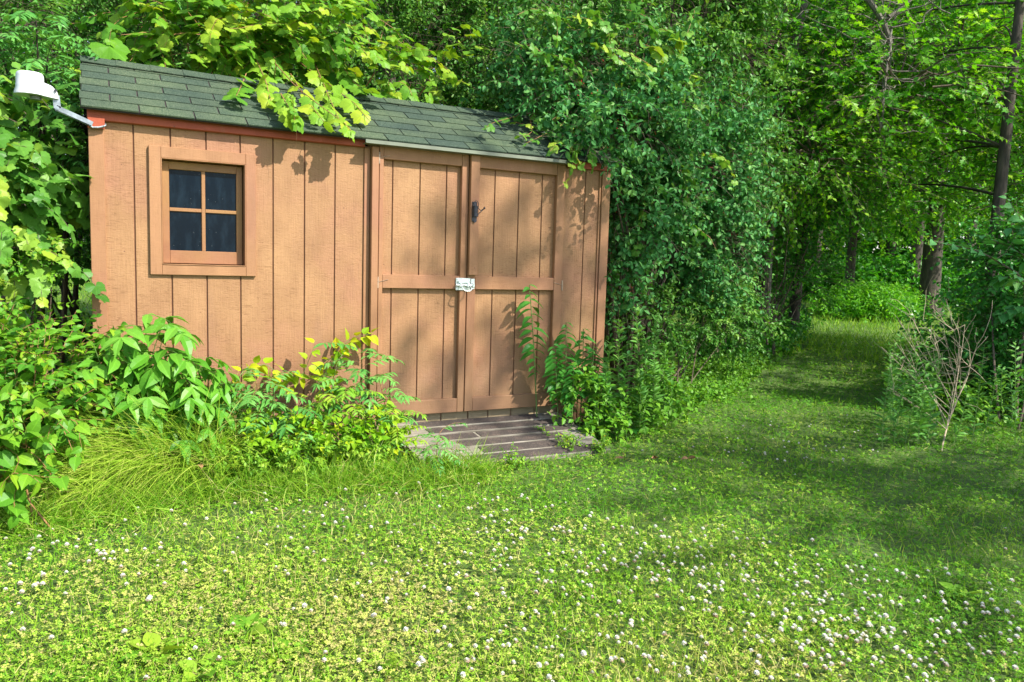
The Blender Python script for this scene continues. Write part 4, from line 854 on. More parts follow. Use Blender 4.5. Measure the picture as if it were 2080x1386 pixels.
def plantains():
    for i, (px, py, n, sz, lab) in enumerate([(320, 1335, 9, .12, 'broad-leaved plantain rosette at the bottom of the lawn left of centre'), (500, 1290, 8, .10, 'plantain rosette in the lawn just right of the largest one'), (590, 1330, 7, .10, 'pair of wide plantain leaves low in the lawn'), (730, 1195, 6, .075, 'small plantain in the middle of the lawn'), (410, 1375, 6, .1, 'plantain cut by the bottom edge of the photo'), (1180, 1200, 6, .06, 'small plantain among the clover flowers'), (780, 1350, 6, .08, 'plantain between the flowers near the bottom'), (1950, 1215, 8, .09, 'dark plantain in the shade at the right')]):
        b = gp(px, py); a = Acc(); ph = np.arange(n) * 2.4 + i; D = np.stack([np.cos(ph), np.sin(ph), U(.35, .9, n)], -1); put(a, T_PLANT, np.tile(b, (n, 1)), D, np.tile(UP, (n, 1)) + rng.normal(0, .2, (n, 3)), sz * U(.7, 1.1, n), U(.4, 1, n)); tag(a.build('plantain', [L_WEED]), lab, 'plant', 'plantains in the lawn')
    for i, (px, py, lab) in enumerate([(1330, 940, 'curled brown dead leaf on the grass right of the ramp'), (1268, 940, 'small dead leaf lying close to the ramp corner'), (1397, 940, 'dead leaf farther out in the shaded grass'), (405, 955, 'dry tan leaf caught in the long grass clump')]):
        b = gp(px, py) if i < 3 else at(px, py, -.85); a = Acc(); put(a, T_ASH, b[None] + [[0, 0, .03]], np.array([[U(-1, 1), U(-1, 1), .2]]), np.array([[.2, -.6, 1.]]), np.array([.07]), np.array([.5])); put(a, T_ASH, b[None] + [[0, 0, .03]], np.array([[U(-1, 1), U(-1, 1), .5]]), np.array([[.9, -.6, .4]]), np.array([.06]), np.array([.5])); tag(a.build('dead_leaf', [L_DEAD]), lab, 'leaf')
plantains()

def plastic_tub():
    c = at(118, 878, -.62); c[2] = 0; bm = bmesh.new(); seg = 24; R = []
    for k, (r, z) in enumerate([(.12, .0), (.135, .13), (.15, .14), (.15, .155), (.128, .15), (.115, .02)]): R.append([bm.verts.new((c[0] + r * math.cos(a), c[1] + r * .8 * math.sin(a), z + .02 * math.cos(a))) for a in np.linspace(0, 2 * math.pi, seg, endpoint=False)])
    for A, B in zip(R[:-1], R[1:]):
        for i in range(seg): bm.faces.new((A[i], A[(i + 1) % seg], B[(i + 1) % seg], B[i]))
    bm.faces.new(R[-1]); bm.faces.new(R[0][::-1]); bmesh.ops.recalc_face_normals(bm, faces=bm.faces); tag(bmo('plastic_tub', bm, M_PLAST), 'blue-grey plastic tub mostly hidden in the leaves left of the long grass', 'tub')
plastic_tub()

# ------------------------------------------------------------------ vines on the roof
def roof_vines():
    Yr = .3
    def rp(px, py, lift=.07):   # point above the front roof slope
        r = ray(px, py); c_, s_ = math.cos(math.radians(29)), math.sin(math.radians(29)); n = np.array([0, -s_, c_]); p0 = np.array([0, -.085, 2.112]); t = ((p0 - CP) @ n + lift) / (r @ n); return CP + r * t
    o = plant('roof_grapevine', (1.5, 1.6, 0), 'bright yellow-green grapevine spilling over the ridge and down the middle of the roof', 'vine'); a, s = Acc(), Acc()
    runs = [[(560, 130), (600, 175), (650, 215), (700, 250), (715, 268)], [(600, 120), (680, 180), (720, 210), (750, 245)], [(520, 120), (540, 165), (550, 205)], [(500, 150), (490, 175), (480, 195)], [(640, 130), (665, 190), (690, 245)], [(590, 150), (620, 200), (660, 250)], [(700, 140), (720, 170), (760, 190)], [(570, 190), (590, 225), (600, 240)]]
    P = []
    for r in runs:
        q = np.array([rp(*p, lift=U(.05, .11)) for p in r]); t = np.linspace(0, len(q) - 1, 10); P.append(np.stack([np.interp(t, range(len(q)), q[:, i]) for i in range(3)], -1))
    P = np.array(P); tubes(s, P, np.linspace(.004, .002, 10)[None], 5); along(a, P, 10, T_GRAPE, .108, 'dist', 65, .0, .75, .3, .45, .35, petiole=.03)
    # hanging tip over the eave with its tendril
    e = at(598, 225, -.22); h = bez(rp(580, 190, .1), e + [0, -.02, .09], e + [0, 0, -.06], 8); tubes(s, h[None], np.full((1, 8), .0018), 4); along(a, h[None], 7, T_GRAPE, .058, 'alt', 70, .4, .7, .3, .6)
    q = bez(e + [0, 0, -.04], at(606, 270, -.2), at(600, 300, -.2), 7); tubes(s, q[None], np.full((1, 7), .001), 3)
    # mass behind the ridge
    B = [(at(480, 90, 1.25), (.5, .3, .22)), (at(620, 90, 1.2), (.5, .3, .28)), (at(760, 150, 1.15), (.45, .25, .2)), (at(380, 90, 1.4), (.45, .3, .25)), (at(330, 40, 1.6), (.3, .3, .18)), (at(560, 40, 1.5), (.6, .3, .25)), (at(880, 150, 1.35), (.35, .25, .2))]
    Pb, D, _ = blob_shoots(B, 210, (.5, 1.), (0, -.2, .1), .35, (-.2, -.9, .3)); ok = ~in_shed(Pb, .03); poly = shoots(Pb[ok], D[ok], U(.3, .55, ok.sum()), 6, .8, .18); along(a, poly, 6, T_GRAPE, .092, 'dist', 60, .05, .7, .32, .4, petiole=.02); tubes(s, poly[~in_shed(poly).any(1)], np.linspace(.003, .0015, 6)[None], 3)
    put(a, T_GRAPE[1], np.array([at(222, 95, 1.0)]), np.array([[.55, -.35, -.45]]), np.array([[-.2, -.6, .8]]), np.array([.19]), np.array([.25]))
    mn = [bez((U(.5, 2.5), 1.8, 0), (U(.5, 2.5), 1.9, 1.5), b[0], 9) for b in B]; tubes(s, np.array(mn), np.linspace(.015, .006, 9)[None], 6)
    a.build('leaves', [L_VINE], o); s.build('stems', [M_REDSTEM], o)
    # second vine over the right end
    o = plant('corner_grapevine', (3.8, .3, 0), 'grapevine sprays tumbling over the right end of the roof and gutter', 'vine'); a, s = Acc(), Acc()
    runs = [[(1100, 180), (1060, 225), (1020, 255), (985, 262)], [(1150, 230), (1120, 260), (1090, 285)], [(1120, 200), (1100, 240), (1080, 265), (1060, 275)], [(1170, 200), (1130, 230), (1110, 255), (1075, 250)], [(1190, 250), (1150, 280), (1135, 300)]]
    P = np.array([np.stack([np.interp(np.linspace(0, len(r) - 1, 9), range(len(r)), np.array([rp(*p, lift=U(.06, .15)) for p in r])[:, i]) for i in range(3)], -1) for r in runs]); tubes(s, P, np.linspace(.003, .0015, 9)[None], 4); along(a, P, 9, T_GRAPE, .068, 'dist', 65, .0, .7, .3, .4, .35, petiole=.015)
    for (x0, y0, x1, y1) in [(1180, 290, 1150, 375), (1160, 300, 1185, 350), (1200, 300, 1205, 345)]:
        h = bez(at(x0, y0, -.05), at((x0 + x1) / 2, (y0 + y1) / 2 - 10, -.2), at(x1, y1, -.2), 8); tubes(s, h[None], np.full((1, 8), .0015), 4); along(a, h[None], 8, T_GRAPE, .062, 'alt', 60, .1, .7, .3, .6)
    for (x0, y0, x1, y1, z) in [(1300, 90, 1360, 170, .115), (1340, 60, 1390, 130, .12), (1230, 170, 1290, 230, .08), (1100, 110, 1180, 150, .08), (1050, 90, 1120, 140, .075), (1330, 150, 1370, 190, .09), (1200, 30, 1240, 110, .09), (1260, 20, 1330, 60, .1), (1110, 20, 1130, 90, .08), (1410, 20, 1380, 110, .1), (1230, 250, 1210, 330, .06)]:
        h = bez(at(x0, y0, .3), at((x0 + x1) / 2 + 20, y0, .1), at(x1, y1, .1), 8); tubes(s, h[None], np.full((1, 8), .002), 4); along(a, h[None], 7, T_GRAPE, z, 'alt', 60, .1, .75, .25, .5)
    Bv = [(at(1290, 120, .5), (.5, .2, .5)), (at(1180, 120, .4), (.45, .2, .4)), (at(1400, 250, .6), (.4, .2, .6)), (at(1330, 330, .3), (.3, .2, .4))]
    Pb, D, _ = blob_shoots(Bv, 34, (.7, 1.1), (0, -.3, 0), .35, (-.2, -.95, .1)); ok = ~in_shed(Pb, .05); h = shoots(Pb[ok], D[ok], U(.3, .7, ok.sum()), 8, 1.6, .15); along(a, h, 9, T_GRAPE, .07, 'dist', 60, .05, .7, .3, .5, petiole=.015); tubes(s, h[~in_shed(h).any(1)], np.full((1, 8), .002), 3)
    a.build('leaves', [L_VINEG], o); s.build('stems', [M_REDSTEM], o)
roof_vines()

# ------------------------------------------------------------------ big honeysuckle at the right of the shed
def honeysuckle():
    A = lambda px, py, Y: at(px, py, Y)
    B = [(A(1200, 250, .25), (.42, .35, .34)), (A(1215, 322, -.08), (.16, .10, .09)), (A(1190, 300, -.05), (.14, .1, .08)), (A(1130, 160, .8), (.5, .4, .35)), (A(1290, 250, .4), (.5, .4, .5)), (A(1290, 150, .8), (.4, .4, .35)), (A(1330, 380, .55), (.42, .4, .4)), (A(1280, 430, .35), (.22, .3, .35)), (A(1430, 330, .8), (.5, .5, .6)), (A(1420, 520, .9), (.45, .4, .4)), (A(1420, 230, 1.1), (.4, .4, .35)), (A(1440, 440, 1.0), (.4, .4, .5)), (A(1255, 560, .3), (.12, .2, .3))]
    o = shrub('honeysuckle_bush', 'huge blue-green honeysuckle bush swallowing the right end of the shed roof', 'bush', (4.3, .9, 0), B, 2300, .42, 9, T_OVAL, .06, L_HONEY, 'opp', droop=1.1, facing=.5, jit=.5, rr=(.4, 1.08), keep=gaps(6.5, -.75), noise=.24, stems=46, stemr=.022, K=5, ldroop=.2, twig=.0022, ang=62)
    B3 = [(A(1200, 50, 1.1), (.7, .5, .4)), (A(1370, 40, 1.2), (.8, .5, .55)), (A(1460, 90, 1.4), (.5, .5, .6)), (A(1440, -60, 1.2), (.8, .6, .5)), (A(1490, 330, 1.6), (.3, .5, .7))]
    shrub('climbing_shrub', 'mid-green shrub rising above the huge honeysuckle to the top of the photo', 'bush', (4.9, 1.5, 0), B3, 1300, .5, 10, T_OVAL, .062, L_THICK, 'opp', droop=1.0, facing=.5, jit=.5, rr=(.45, 1.), keep=gaps(5., -.7, 1.), stems=22, stemr=.02, twig=.0022, front=(-.3, -.9, .2))
    P, D, _ = blob_shoots(B, 420, (.85, 1.05), front=(-.3, -.9, .2)); P = P[~in_shed(P, .03)]; a = Acc()
    bm = bmesh.new(); bmesh.ops.create_icosphere(bm, subdivisions=1, radius=1); V = np.array([v.co[:] for v in bm.verts]); Fi = np.array([[v.index for v in f.verts] for f in bm.faces]); bm.free()
    P = np.repeat(P, 2, 0) + rng.normal(0, .006, (len(P) * 2, 3)); a.add((P[:, None] + V[None] * .0045).reshape(-1, 3), (Fi[None] + (np.arange(len(P)) * len(V))[:, None, None]).reshape(-1, 3)); a.build('berries', [M_BERRY], o)['kind'] = 'stuff'
    # lower skirts
    B2 = [(A(1400, 640, .9), (.5, .35, .25)), (A(1490, 660, 1.2), (.4, .4, .25)), (A(1330, 650, .6), (.25, .3, .3)), (A(1440, 580, 1.3), (.5, .4, .3))]
    shrub('low_honeysuckle', 'lower honeysuckle growth with pale sunlit leaves at the foot of the big bush', 'bush', (4.8, .8, 0), B2, 420, .30, 10, T_OVAL, .048, L_THICK, 'opp', droop=.9, stems=12, stemr=.01, twig=.002)
    # dry twigs hanging out of the bush
honeysuckle()

# thicket behind the shed
def thicket():
    specs = [((-1.9, 2.3, 2.0), 'dark glossy thicket shrub behind the sumac at the far left', 1900), ((-.2, 2.6, 2.6), 'dark green bush behind the left end of the roof ridge', 2000), ((1.6, 2.7, 2.7), 'sunlit small-leaved bush behind the middle of the ridge', 2200), ((3.3, 2.9, 2.8), 'tall small-leaved bush behind the right half of the ridge', 2400), ((5.1, 3.2, 2.7), 'dark bush filling the gap behind the huge honeysuckle', 2200)]
    for i, ((x, y, z), lab, M) in enumerate(specs):
        B = [((x + U(-.4, .4), y + U(-.2, .3), z + U(-.3, .3)), (1.15, .7, 1.2)), ((x - .6, y - .3, z - .6), (.8, .5, 1.0)), ((x + .6, y - .2, z + .9), (.9, .6, .9)), ((x, y + .3, z + 1.6), (1.1, .7, .9)), ((x, y - .1, 1.), (1.1, .5, .9))]
        shrub('thicket_bush', lab, 'bush', (x, y + .2, 0), B, M, .42, 12, T_OVAL if i in (2, 3) else T_KITE, .05, L_THICK, 'opp' if i % 2 else 'alt', 'bushes behind the shed', droop=.5, facing=.5, jit=.45, rr=(.6, 1.), keep=gaps(4.5, -.75, 2. + i), stems=14, stemr=.03, twig=.003, front=(0, -1, .3))
    B = [((-1.3, .9, .9), (.5, .3, .7)), ((-2.2, .9, 1.4), (.6, .4, .9)), ((-2.4, 1.3, 2.4), (.8, .5, .8))]
    shrub('shaded_shrub', 'dark shaded shrub in the gap left of the shed wall', 'bush', (-1.6, 1., 0), B, 520, .4, 10, T_KITE, .06, L_TREE, 'alt', droop=.6, stems=14, stemr=.02, front=(0, -1, .2), twig=.003)
thicket()

# ------------------------------------------------------------------ trees
def tree(name, label, base, height, lean, crown, M, leaf, size=.08, T=T_KITE, tr=.12, group=None, L=.7, n=12, limbs=10, droop=.4, bare=0, low=None, bm_=None, facing=.35, rr=(.35, 1.)):
    base = np.array(base, float); base[2] = gz(base[0], base[1]) - .05; o = plant(name, base, label, 'tree', group); top = base + np.array([lean[0], lean[1], height])
    tk = bez(base, base + np.array([lean[0] * .3 + U(-.1, .1), lean[1] * .3, height * .5]), top, 16); s = Acc(); rad = tr * np.linspace(1, .3, 16) ** 1.1; rad[0] *= 1.35; tubes(s, tk[None], rad[None], 10)
    P, D, C = blob_shoots(crown, M, rr, (0, 0, .1), .4, None); lb = []
    for k in range(limbs):
        b = crown[k % len(crown)]; e = np.array(b[0]) + sph(1)[0] * np.array(b[1]) * .6; j = np.argmin(np.abs(tk[:, 2] - max(base[2] + height * .2, min(e[2] - .4, top[2] - .3)))); st = tk[j]; lb.append(bez(st, (st + e) / 2 + [0, 0, .25], e, 9))
    lb = np.array(lb); tubes(s, lb, np.linspace(tr * .22, tr * .06, 9)[None] * U(.6, 1.1, (limbs, 1)), 6); s.build('trunk', [M_BARK], o, True)
    # twigs and sprays
    D = nrm(D * [1, 1, .5]); poly = shoots(P, D, L * U(.6, 1.3, M), 5, droop, .15); a = Acc(); along(a, poly, n, T, size, 'dist', 58, .05, facing, .4, .15, .3); a.build('crown', [leaf], o)
    t = Acc(); tubes(t, poly, np.linspace(.006, .002, 5)[None], 3)
    near = C + (P - C) * .3; sel = rng.choice(M, min(M, 160), replace=False); br = np.stack([near[sel], (near[sel] + P[sel]) / 2 + [0, 0, .1], P[sel]], 1); tubes(t, br, np.array([.016, .011, .006])[None], 4); t.build('twigs', [M_TWIG], o)
    return o
def bl(px, py, d, r): return (ad(px, py, d), r)
def forest():
    b = ad(2005, 640, 9.2)
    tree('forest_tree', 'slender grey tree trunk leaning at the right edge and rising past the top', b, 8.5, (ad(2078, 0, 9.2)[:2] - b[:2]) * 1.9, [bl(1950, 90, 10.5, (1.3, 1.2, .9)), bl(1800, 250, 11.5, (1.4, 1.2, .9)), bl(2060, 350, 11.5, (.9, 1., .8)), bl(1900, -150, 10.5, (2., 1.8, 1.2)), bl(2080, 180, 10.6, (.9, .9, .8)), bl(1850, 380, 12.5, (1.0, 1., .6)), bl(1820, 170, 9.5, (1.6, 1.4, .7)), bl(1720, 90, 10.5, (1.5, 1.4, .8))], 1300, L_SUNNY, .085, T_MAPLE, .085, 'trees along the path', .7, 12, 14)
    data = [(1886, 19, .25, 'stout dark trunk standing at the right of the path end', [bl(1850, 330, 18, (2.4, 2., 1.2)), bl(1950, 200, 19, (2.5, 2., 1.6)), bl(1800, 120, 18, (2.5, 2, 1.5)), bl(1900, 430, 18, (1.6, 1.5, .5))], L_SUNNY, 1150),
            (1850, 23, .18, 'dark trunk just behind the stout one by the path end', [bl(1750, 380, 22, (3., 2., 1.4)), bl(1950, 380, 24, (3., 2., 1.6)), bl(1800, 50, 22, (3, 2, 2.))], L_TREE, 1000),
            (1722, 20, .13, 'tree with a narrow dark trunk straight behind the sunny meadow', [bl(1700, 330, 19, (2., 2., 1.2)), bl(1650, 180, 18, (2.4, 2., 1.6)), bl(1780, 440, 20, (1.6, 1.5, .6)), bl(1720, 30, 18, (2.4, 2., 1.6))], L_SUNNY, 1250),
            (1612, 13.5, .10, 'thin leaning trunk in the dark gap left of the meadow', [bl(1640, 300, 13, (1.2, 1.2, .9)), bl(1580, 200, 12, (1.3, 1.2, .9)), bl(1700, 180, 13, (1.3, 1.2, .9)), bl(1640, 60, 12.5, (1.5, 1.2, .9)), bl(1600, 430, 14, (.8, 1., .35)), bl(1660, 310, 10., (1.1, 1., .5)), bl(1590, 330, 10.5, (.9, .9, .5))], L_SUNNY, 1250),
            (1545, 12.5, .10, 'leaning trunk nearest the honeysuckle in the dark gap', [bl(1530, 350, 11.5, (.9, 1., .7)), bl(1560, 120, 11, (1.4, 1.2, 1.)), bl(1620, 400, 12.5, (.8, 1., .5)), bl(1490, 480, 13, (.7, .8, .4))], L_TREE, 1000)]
    for (px, d, r, lab, cr, lf, M) in data:
        tree('forest_tree', lab, ad(px, 620, d), 9 if d > 15 else 7, (U(.3, 1.), U(-.4, .4)), cr, M, lf, .095 if d > 15 else .075, T_MAPLE, r, 'trees along the path', .9, 12, 12)
    back = [(1480, 17, 'tree behind the honeysuckle, only its crown showing above it'), (1300, 12, 'tall tree crown above the huge honeysuckle'), (1050, 11.5, 'tree crown behind the right half of the shed'), (800, 11, 'tree crown behind the middle of the shed roof'), (520, 11, 'tree crown behind the grapevine on the roof'), (240, 11, 'tree crown high behind the left end of the shed'), (20, 10, 'tree crown behind the sumacs at the left edge'), (2140, 15, 'tree just past the right edge, its branches reaching in')]
    for i, (px, d, lab) in enumerate(back):
        cr = [bl(px + U(-80, 80), 160, d, (2., 1.6, 1.3)), bl(px + U(-80, 80), -60, d, (2.2, 1.6, 1.4)), bl(px, 380, d, (1.9, 1.5, 1.2)), bl(px, -300, d - .5, (2.2, 2., 1.5))]
        if i == 7: cr = [bl(1960, 190, 11., (1.3, 1.2, .7)), bl(2120, 50, 11.2, (1.4, 1.3, .8)), bl(2160, 250, 11.5, (1.2, 1.1, .7)), bl(2200, 400, 10.5, (1., 1., .6)), bl(2060, 330, 12.5, (1.1, 1., .6))]; d = 11.
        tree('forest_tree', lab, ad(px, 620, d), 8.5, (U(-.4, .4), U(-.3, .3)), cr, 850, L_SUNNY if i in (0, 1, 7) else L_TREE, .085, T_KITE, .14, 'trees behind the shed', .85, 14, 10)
    # bare dead limbs high on the right
    o = plant('dead_tree', (8.6, 7.5, .1), 'dead tree with bare grey twisting limbs high among the leaves', 'tree'); s = Acc(); q = lambda px, py: ad(px, py, 9.3)
    base = ad(1560, 640, 12.); base[2] = .1
    L0 = [bez(ad(1700, -220, 9.4), ad(1690, -90, 9.3), q(1760, -20), 12), bez(q(1740, -30), q(1800, 40), q(1810, 90), 12), bez(q(1805, 35), q(1840, 10), q(1870, -20), 12), bez(q(1810, 60), q(1800, 140), q(1790, 260), 12)]; tubes(s, np.array(L0), np.linspace(.05, .03, 12)[None] * np.array([[1.], [.8], [.6], [.35]]), 7)
    tk = bez(base, ad(1560, 200, 11), ad(1700, -230, 9.4), 14); tubes(s, tk[None], np.linspace(.06, .045, 14)[None], 7); st = rng.integers(0, 4, 46); P0 = np.array([L0[k][rng.integers(5, 12)] for k in st]); poly = shoots(P0, nrm(rng.normal(0, 1, (46, 3)) * [1, .4, .8] + np.array([.1, 0, 0])), U(.5, 1.4, 46), 9, .1, .35); tubes(s, poly, np.linspace(.011, .003, 9)[None], 4)
    P1 = poly[rng.integers(0, 46, 120), rng.integers(2, 9, 120)]; p2 = shoots(P1, nrm(rng.normal(0, 1, (120, 3))), U(.25, .6, 120), 6, .1, .4); tubes(s, p2, np.linspace(.005, .0015, 6)[None], 3); s.build('trunk', [bark('dead_bark', (.07, .06, .05), (.26, .23, .19), 30)], o)
    # bare stems in the dark gap
    o = plant('bare_sapling', ad(1600, 640, 11), 'cluster of thin bare saplings in the dark gap beside the path', 'sapling'); s = Acc(); P0 = np.array([ad(U(1440, 1585), 640, U(10, 14)) for _ in range(34)]); P0[:, 2] = gz(P0[:, 0], P0[:, 1]); poly = shoots(P0, nrm(rng.normal(0, .28, (34, 3)) + [.0, 0, 1]), U(1.5, 3.2, 34), 10, .1, .12); tubes(s, poly, np.linspace(.018, .004, 10)[None] * U(.4, 1.4, (34, 1)), 5); s.build('stem', [M_TWIG], o)
    # far woods
    n = 110000; a = Acc(); dd = U(27, 42, n); px = U(-500, 2700, n); py = U(-500, 600, n); R_ = CR[None] * ((px - 1040) / F)[:, None] - CU[None] * ((py - 693) / F)[:, None] + CF[None]; P = CP + R_ * dd[:, None]
    k = pnoise(P[:, 0], P[:, 2] * 1.5, .9, 1.) * pnoise(P[:, 1], P[:, 2], .7, 2.); ok = (U(0, 1, n) < .45 + 2.2 * k); P = P[ok]; put(a, T_MAPLE, P, rng.normal(0, 1, P.shape), rng.normal(0, .5, P.shape) + [0, -.3, 1], U(.35, .7, len(P)), U(0, 1, len(P)))
    tag(a.build('woods', [L_TREE]), 'far-off leafy woods closing the view behind everything', 'woods', kind='stuff')
    for i, (px, d, lab) in enumerate([(1150, 29, 'far trunk in the woods hidden behind the shed'), (1650, 27, 'thin far trunk in the woods left of the meadow'), (1800, 29, 'far trunk in the woods between the meadow and the stout trunk'), (1960, 26, 'far trunk in the woods right of the stout trunk')]):
        if i == 0: continue
        b = ad(px, 600, d); b[2] = gz(b[0], b[1]) - .1; s = Acc(); tubes(s, bez(b, b + [.1, 0, 5], b + [.5, .2, 10], 10)[None], np.linspace(.2, .1, 10)[None], 8); tag(s.build('far_tree_trunk', [M_BARK]), lab, 'tree trunk', 'trunks in the woods')
    # trees out of frame whose shade falls on the lawn and the doors
    for i, (x, y, z, rx, ry, rz, M, lab) in enumerate([(8.2, -7.9, 6.3, 2.0, 2.1, 1.5, 250, 'broad tree behind the photographer on the right that shades the lawn'), (12.6, -3.0, 6.3, 2.3, 2.2, 1.8, 270, 'tree at the right side of the lawn that shades the path'), (8.75, -8.6, 10.9, .75, .75, .7, 60, 'tall tree whose top dapples the right shed door')]):
        tree('shade_tree', lab, (x, y, 0), z + 1, (0, 0), [((x, y, z), (rx, ry, rz)), ((x + .8, y + .8, z - 1), (rx * .7, ry * .7, rz * .6)), ((x - .3, y - .9, z + .8), (rx * .7, ry * .7, rz * .6))], M, L_TREE, .12, T_MAPLE, .16, None, .8, 10, 12, rr=(.2, 1.))
forest()

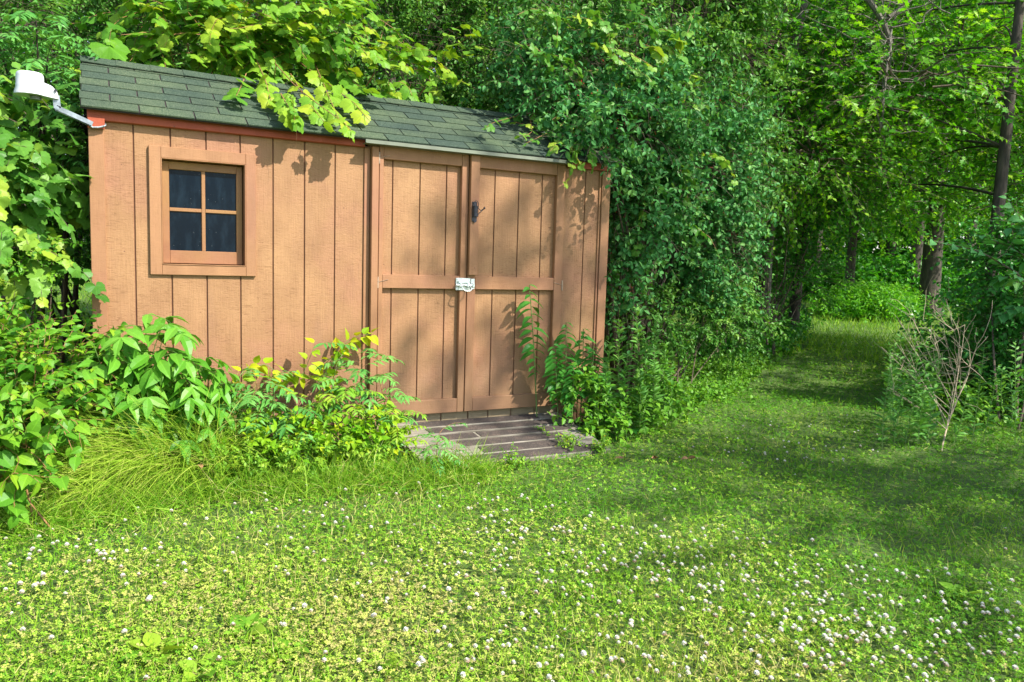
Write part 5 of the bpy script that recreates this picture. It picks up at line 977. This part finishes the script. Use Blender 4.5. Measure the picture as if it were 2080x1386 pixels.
# ------------------------------------------------------------------ path side
def pathside():
    # right bush
    A = lambda px, py, d: ad(px, py, d)
    B = [(A(2060, 560, 7.6), (.5, .5, .45)), (A(2080, 700, 7.6), (.5, .5, .5)), (A(2000, 720, 8.4), (.4, .4, .5)), (A(2100, 810, 7.5), (.6, .5, .4)), (A(2010, 810, 8.), (.35, .4, .3)), (A(2130, 600, 7.4), (.5, .5, .8)), (A(1940, 660, 9.), (.35, .4, .3))]
    base = A(2090, 920, 6.9); base[2] = 0
    shrub('path_bush', 'dark green rounded bush at the right edge beside the path', 'bush', base, B, 1500, .36, 10, T_OVATE, .06, L_POKE, 'dist', droop=.6, facing=.45, stems=22, stemr=.014, twig=.003, front=(-.8, -.6, .2), rb=(0, .75))
    B = [(A(1520, 560, 12.5), (.9, .6, .7)), (A(1610, 560, 14.), (.9, .7, .7)), (A(1460, 520, 11.), (.5, .5, .9)), (A(1560, 480, 13.5), (.9, .6, .8))]
    base = A(1550, 640, 13); base[2] = gz(base[0], base[1])
    shrub('shaded_thicket', 'deeply shaded thicket filling the dark hollow between the honeysuckle and the meadow', 'bush', base, B, 700, .5, 10, T_OVATE, .07, L_TREE, 'alt', droop=.4, stems=20, stemr=.02, twig=.004, front=(-.5, -.8, .1), keep=gaps(4, -.6))
    # arching pale spray in front
    o = plant('arching_branch', A(2150, 800, 4.6) * [1, 1, 0], 'pale green spray of oval leaves reaching in from the right edge above the bush', 'branch'); a, s = Acc(), Acc()
    R = [[(2180, 760), (2090, 560), (2010, 510), (1905, 490)], [(2180, 700), (2100, 540), (2060, 500), (2010, 480)], [(2180, 740), (2110, 600), (2060, 560), (2030, 575)], [(2180, 640), (2120, 500), (2080, 470), (2050, 462)], [(2180, 760), (2120, 640), (2080, 620), (2040, 640)]]
    P = np.array([np.stack([np.interp(np.linspace(0, 3, 12), range(4), np.array([A(*p, 4.6 + U(-.1, .1)) for p in r])[:, i]) for i in range(3)], -1) for r in R]); tubes(s, P, np.linspace(.007, .002, 12)[None], 5); along(a, P, 24, T_OVATE, .075, 'dist', 60, .15, .5, .35, .05, .3)
    tw = shoots(P[:, 6], nrm(rng.normal(0, 1, (5, 3)) + [-.5, 0, 0]), .35, 6, .3, .15); along(a, tw, 12, T_OVATE, .065, 'dist', 60, .15, .5); tubes(s, tw, np.full((1, 6), .002), 4); a.build('leaves', [L_HONEY], o); s.build('stem', [M_TWIG], o)
    # dead twiggy shrub
    o = plant('dead_shrub', gp(1915, 918), 'leafless grey twiggy shrub leaning left over the path edge', 'shrub'); s = Acc(); b = gp(1912, 918)
    main = bez(b, A(1925, 850, 6.3), A(1950, 800, 6.4), 10); tubes(s, main[None], np.linspace(.0065, .004, 10)[None], 6); tips = [(1828, 652), (1815, 690), (1790, 705), (1850, 640), (1875, 650), (1900, 640), (1935, 660), (1950, 690), (1985, 700), (1960, 660), (1830, 750), (1860, 700), (1890, 690), (1970, 740), (1800, 790)]
    L_ = []
    for i, (px, py) in enumerate(tips):
        st = main[3 + i % 7]; e = A(px, py, 6.3 + U(-.3, .3)); L_.append(bez(st, (st * .4 + e * .6) + [U(.02, .12), 0, .0], e, 10))
    L_ = np.array(L_); tubes(s, L_, np.linspace(.0035, .0012, 10)[None], 4); k = 110; P0 = L_[rng.integers(0, len(L_), k), rng.integers(3, 10, k)]; tubes(s, shoots(P0, nrm(rng.normal(0, .5, (k, 3)) + [-.4, 0, .7]), U(.12, .4, k), 6, .05, .15), np.linspace(.0025, .0009, 6)[None], 3)
    b2 = A(1900, 860, 6.5); tubes(s, np.array([bez(b2, A(1850, 810, 6.3), A(1800, 785, 6.2), 8), bez(b2, A(1860, 820, 6.3), A(1815, 800, 6.2), 8)]), np.linspace(.004, .0015, 8)[None], 4); s.build('stems', [M_DRY], o)
    # goldenrod along the right path edge
    for i in range(44):
        px = U(1800, 2080) if i > 8 else U(1790, 1900); py = U(740, 905); d = 6.2 + (905 - py) * .012 + U(0, .6); b = gp(px, 915 - (905 - py) * .7); b[2] = gz(b[0], b[1]); h = U(.35, .8)
        o = plant('goldenrod', b, None, 'plant', 'goldenrod stalks along the right side of the path'); o['label'] = 'slender green goldenrod stalk in the weeds beneath the right-hand bush'
        a, s = Acc(), Acc(); p = stalk(b, b + np.array([U(-.12, .08), U(-.08, .08), h]), .05, 9); tubes(s, p[None], np.linspace(.0035, .0015, 9)[None], 4); along(a, p[None], 42, T_LANCE, .085, 'alt', 50, .08, .3, .25, .1, .6); a.build('leaves', [L_ROD], o); s.build('stem', [M_STEM], o)
    # low undergrowth
    def mass(name, lab, pts, M, L, n, T, size, mat, h=(.05, .3), rb=(0, 1)):
        pts = np.array([gp(*p) for p in pts]); w = rng.dirichlet(np.ones(len(pts)) * .9, M); P = w @ pts; P = P + rng.normal(0, .12, P.shape) * [1, 1, 0]; P[:, 2] = gz(P[:, 0], P[:, 1]) + U(0, h[0], M); D = nrm(rng.normal(0, .5, (M, 3)) + UP); poly = shoots(P, D, L * U(.5, 1.3, M), 5, .4, .15)
        a = Acc(); along(a, poly, n, T, size, 'alt', 60, .15, .5, .35, .15, .3, 0, rb); tubes(a, poly, np.linspace(.0018, .0008, 5)[None], 3, 1); tag(a.build(name, [mat, M_STEM]), lab, 'plants', kind='stuff')
    mass('undergrowth', 'leafy ground cover at the foot of the honeysuckle', [(1240, 900), (1300, 800), (1480, 760), (1600, 690), (1420, 790), (1350, 860), (1560, 740)], 1500, .2, 9, T_OVATE, .045, L_WEED, (.02, .3), (0, .7))
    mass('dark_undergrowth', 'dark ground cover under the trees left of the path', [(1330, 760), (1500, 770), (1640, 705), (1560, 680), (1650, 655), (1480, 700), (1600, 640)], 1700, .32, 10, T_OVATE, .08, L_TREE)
    mass('meadow_weeds', 'sunny meadow of tall weeds at the end of the path', [(1640, 650), (1700, 635), (1800, 630), (1880, 645), (1850, 660), (1740, 640)], 2800, .66, 13, T_LANCE, .13, L_SUNNY, (.05, .3), (.1, .8))
    mass('pathside_weeds', 'tangled leafy weeds under the bush on the right', [(2090, 905), (1860, 860), (1800, 800), (1850, 700), (1950, 690), (2100, 780), (2000, 890)], 1500, .3, 9, T_OVATE, .06, L_WEED, (.05, .3), (0, .7))
    mass('far_brush', 'shadowy brush beyond the meadow between the trunks', [(1450, 612), (1700, 606), (1950, 612), (2150, 640), (2080, 605), (1550, 600)], 2200, 1.3, 12, T_OVATE, .17, L_TREE)
pathside()
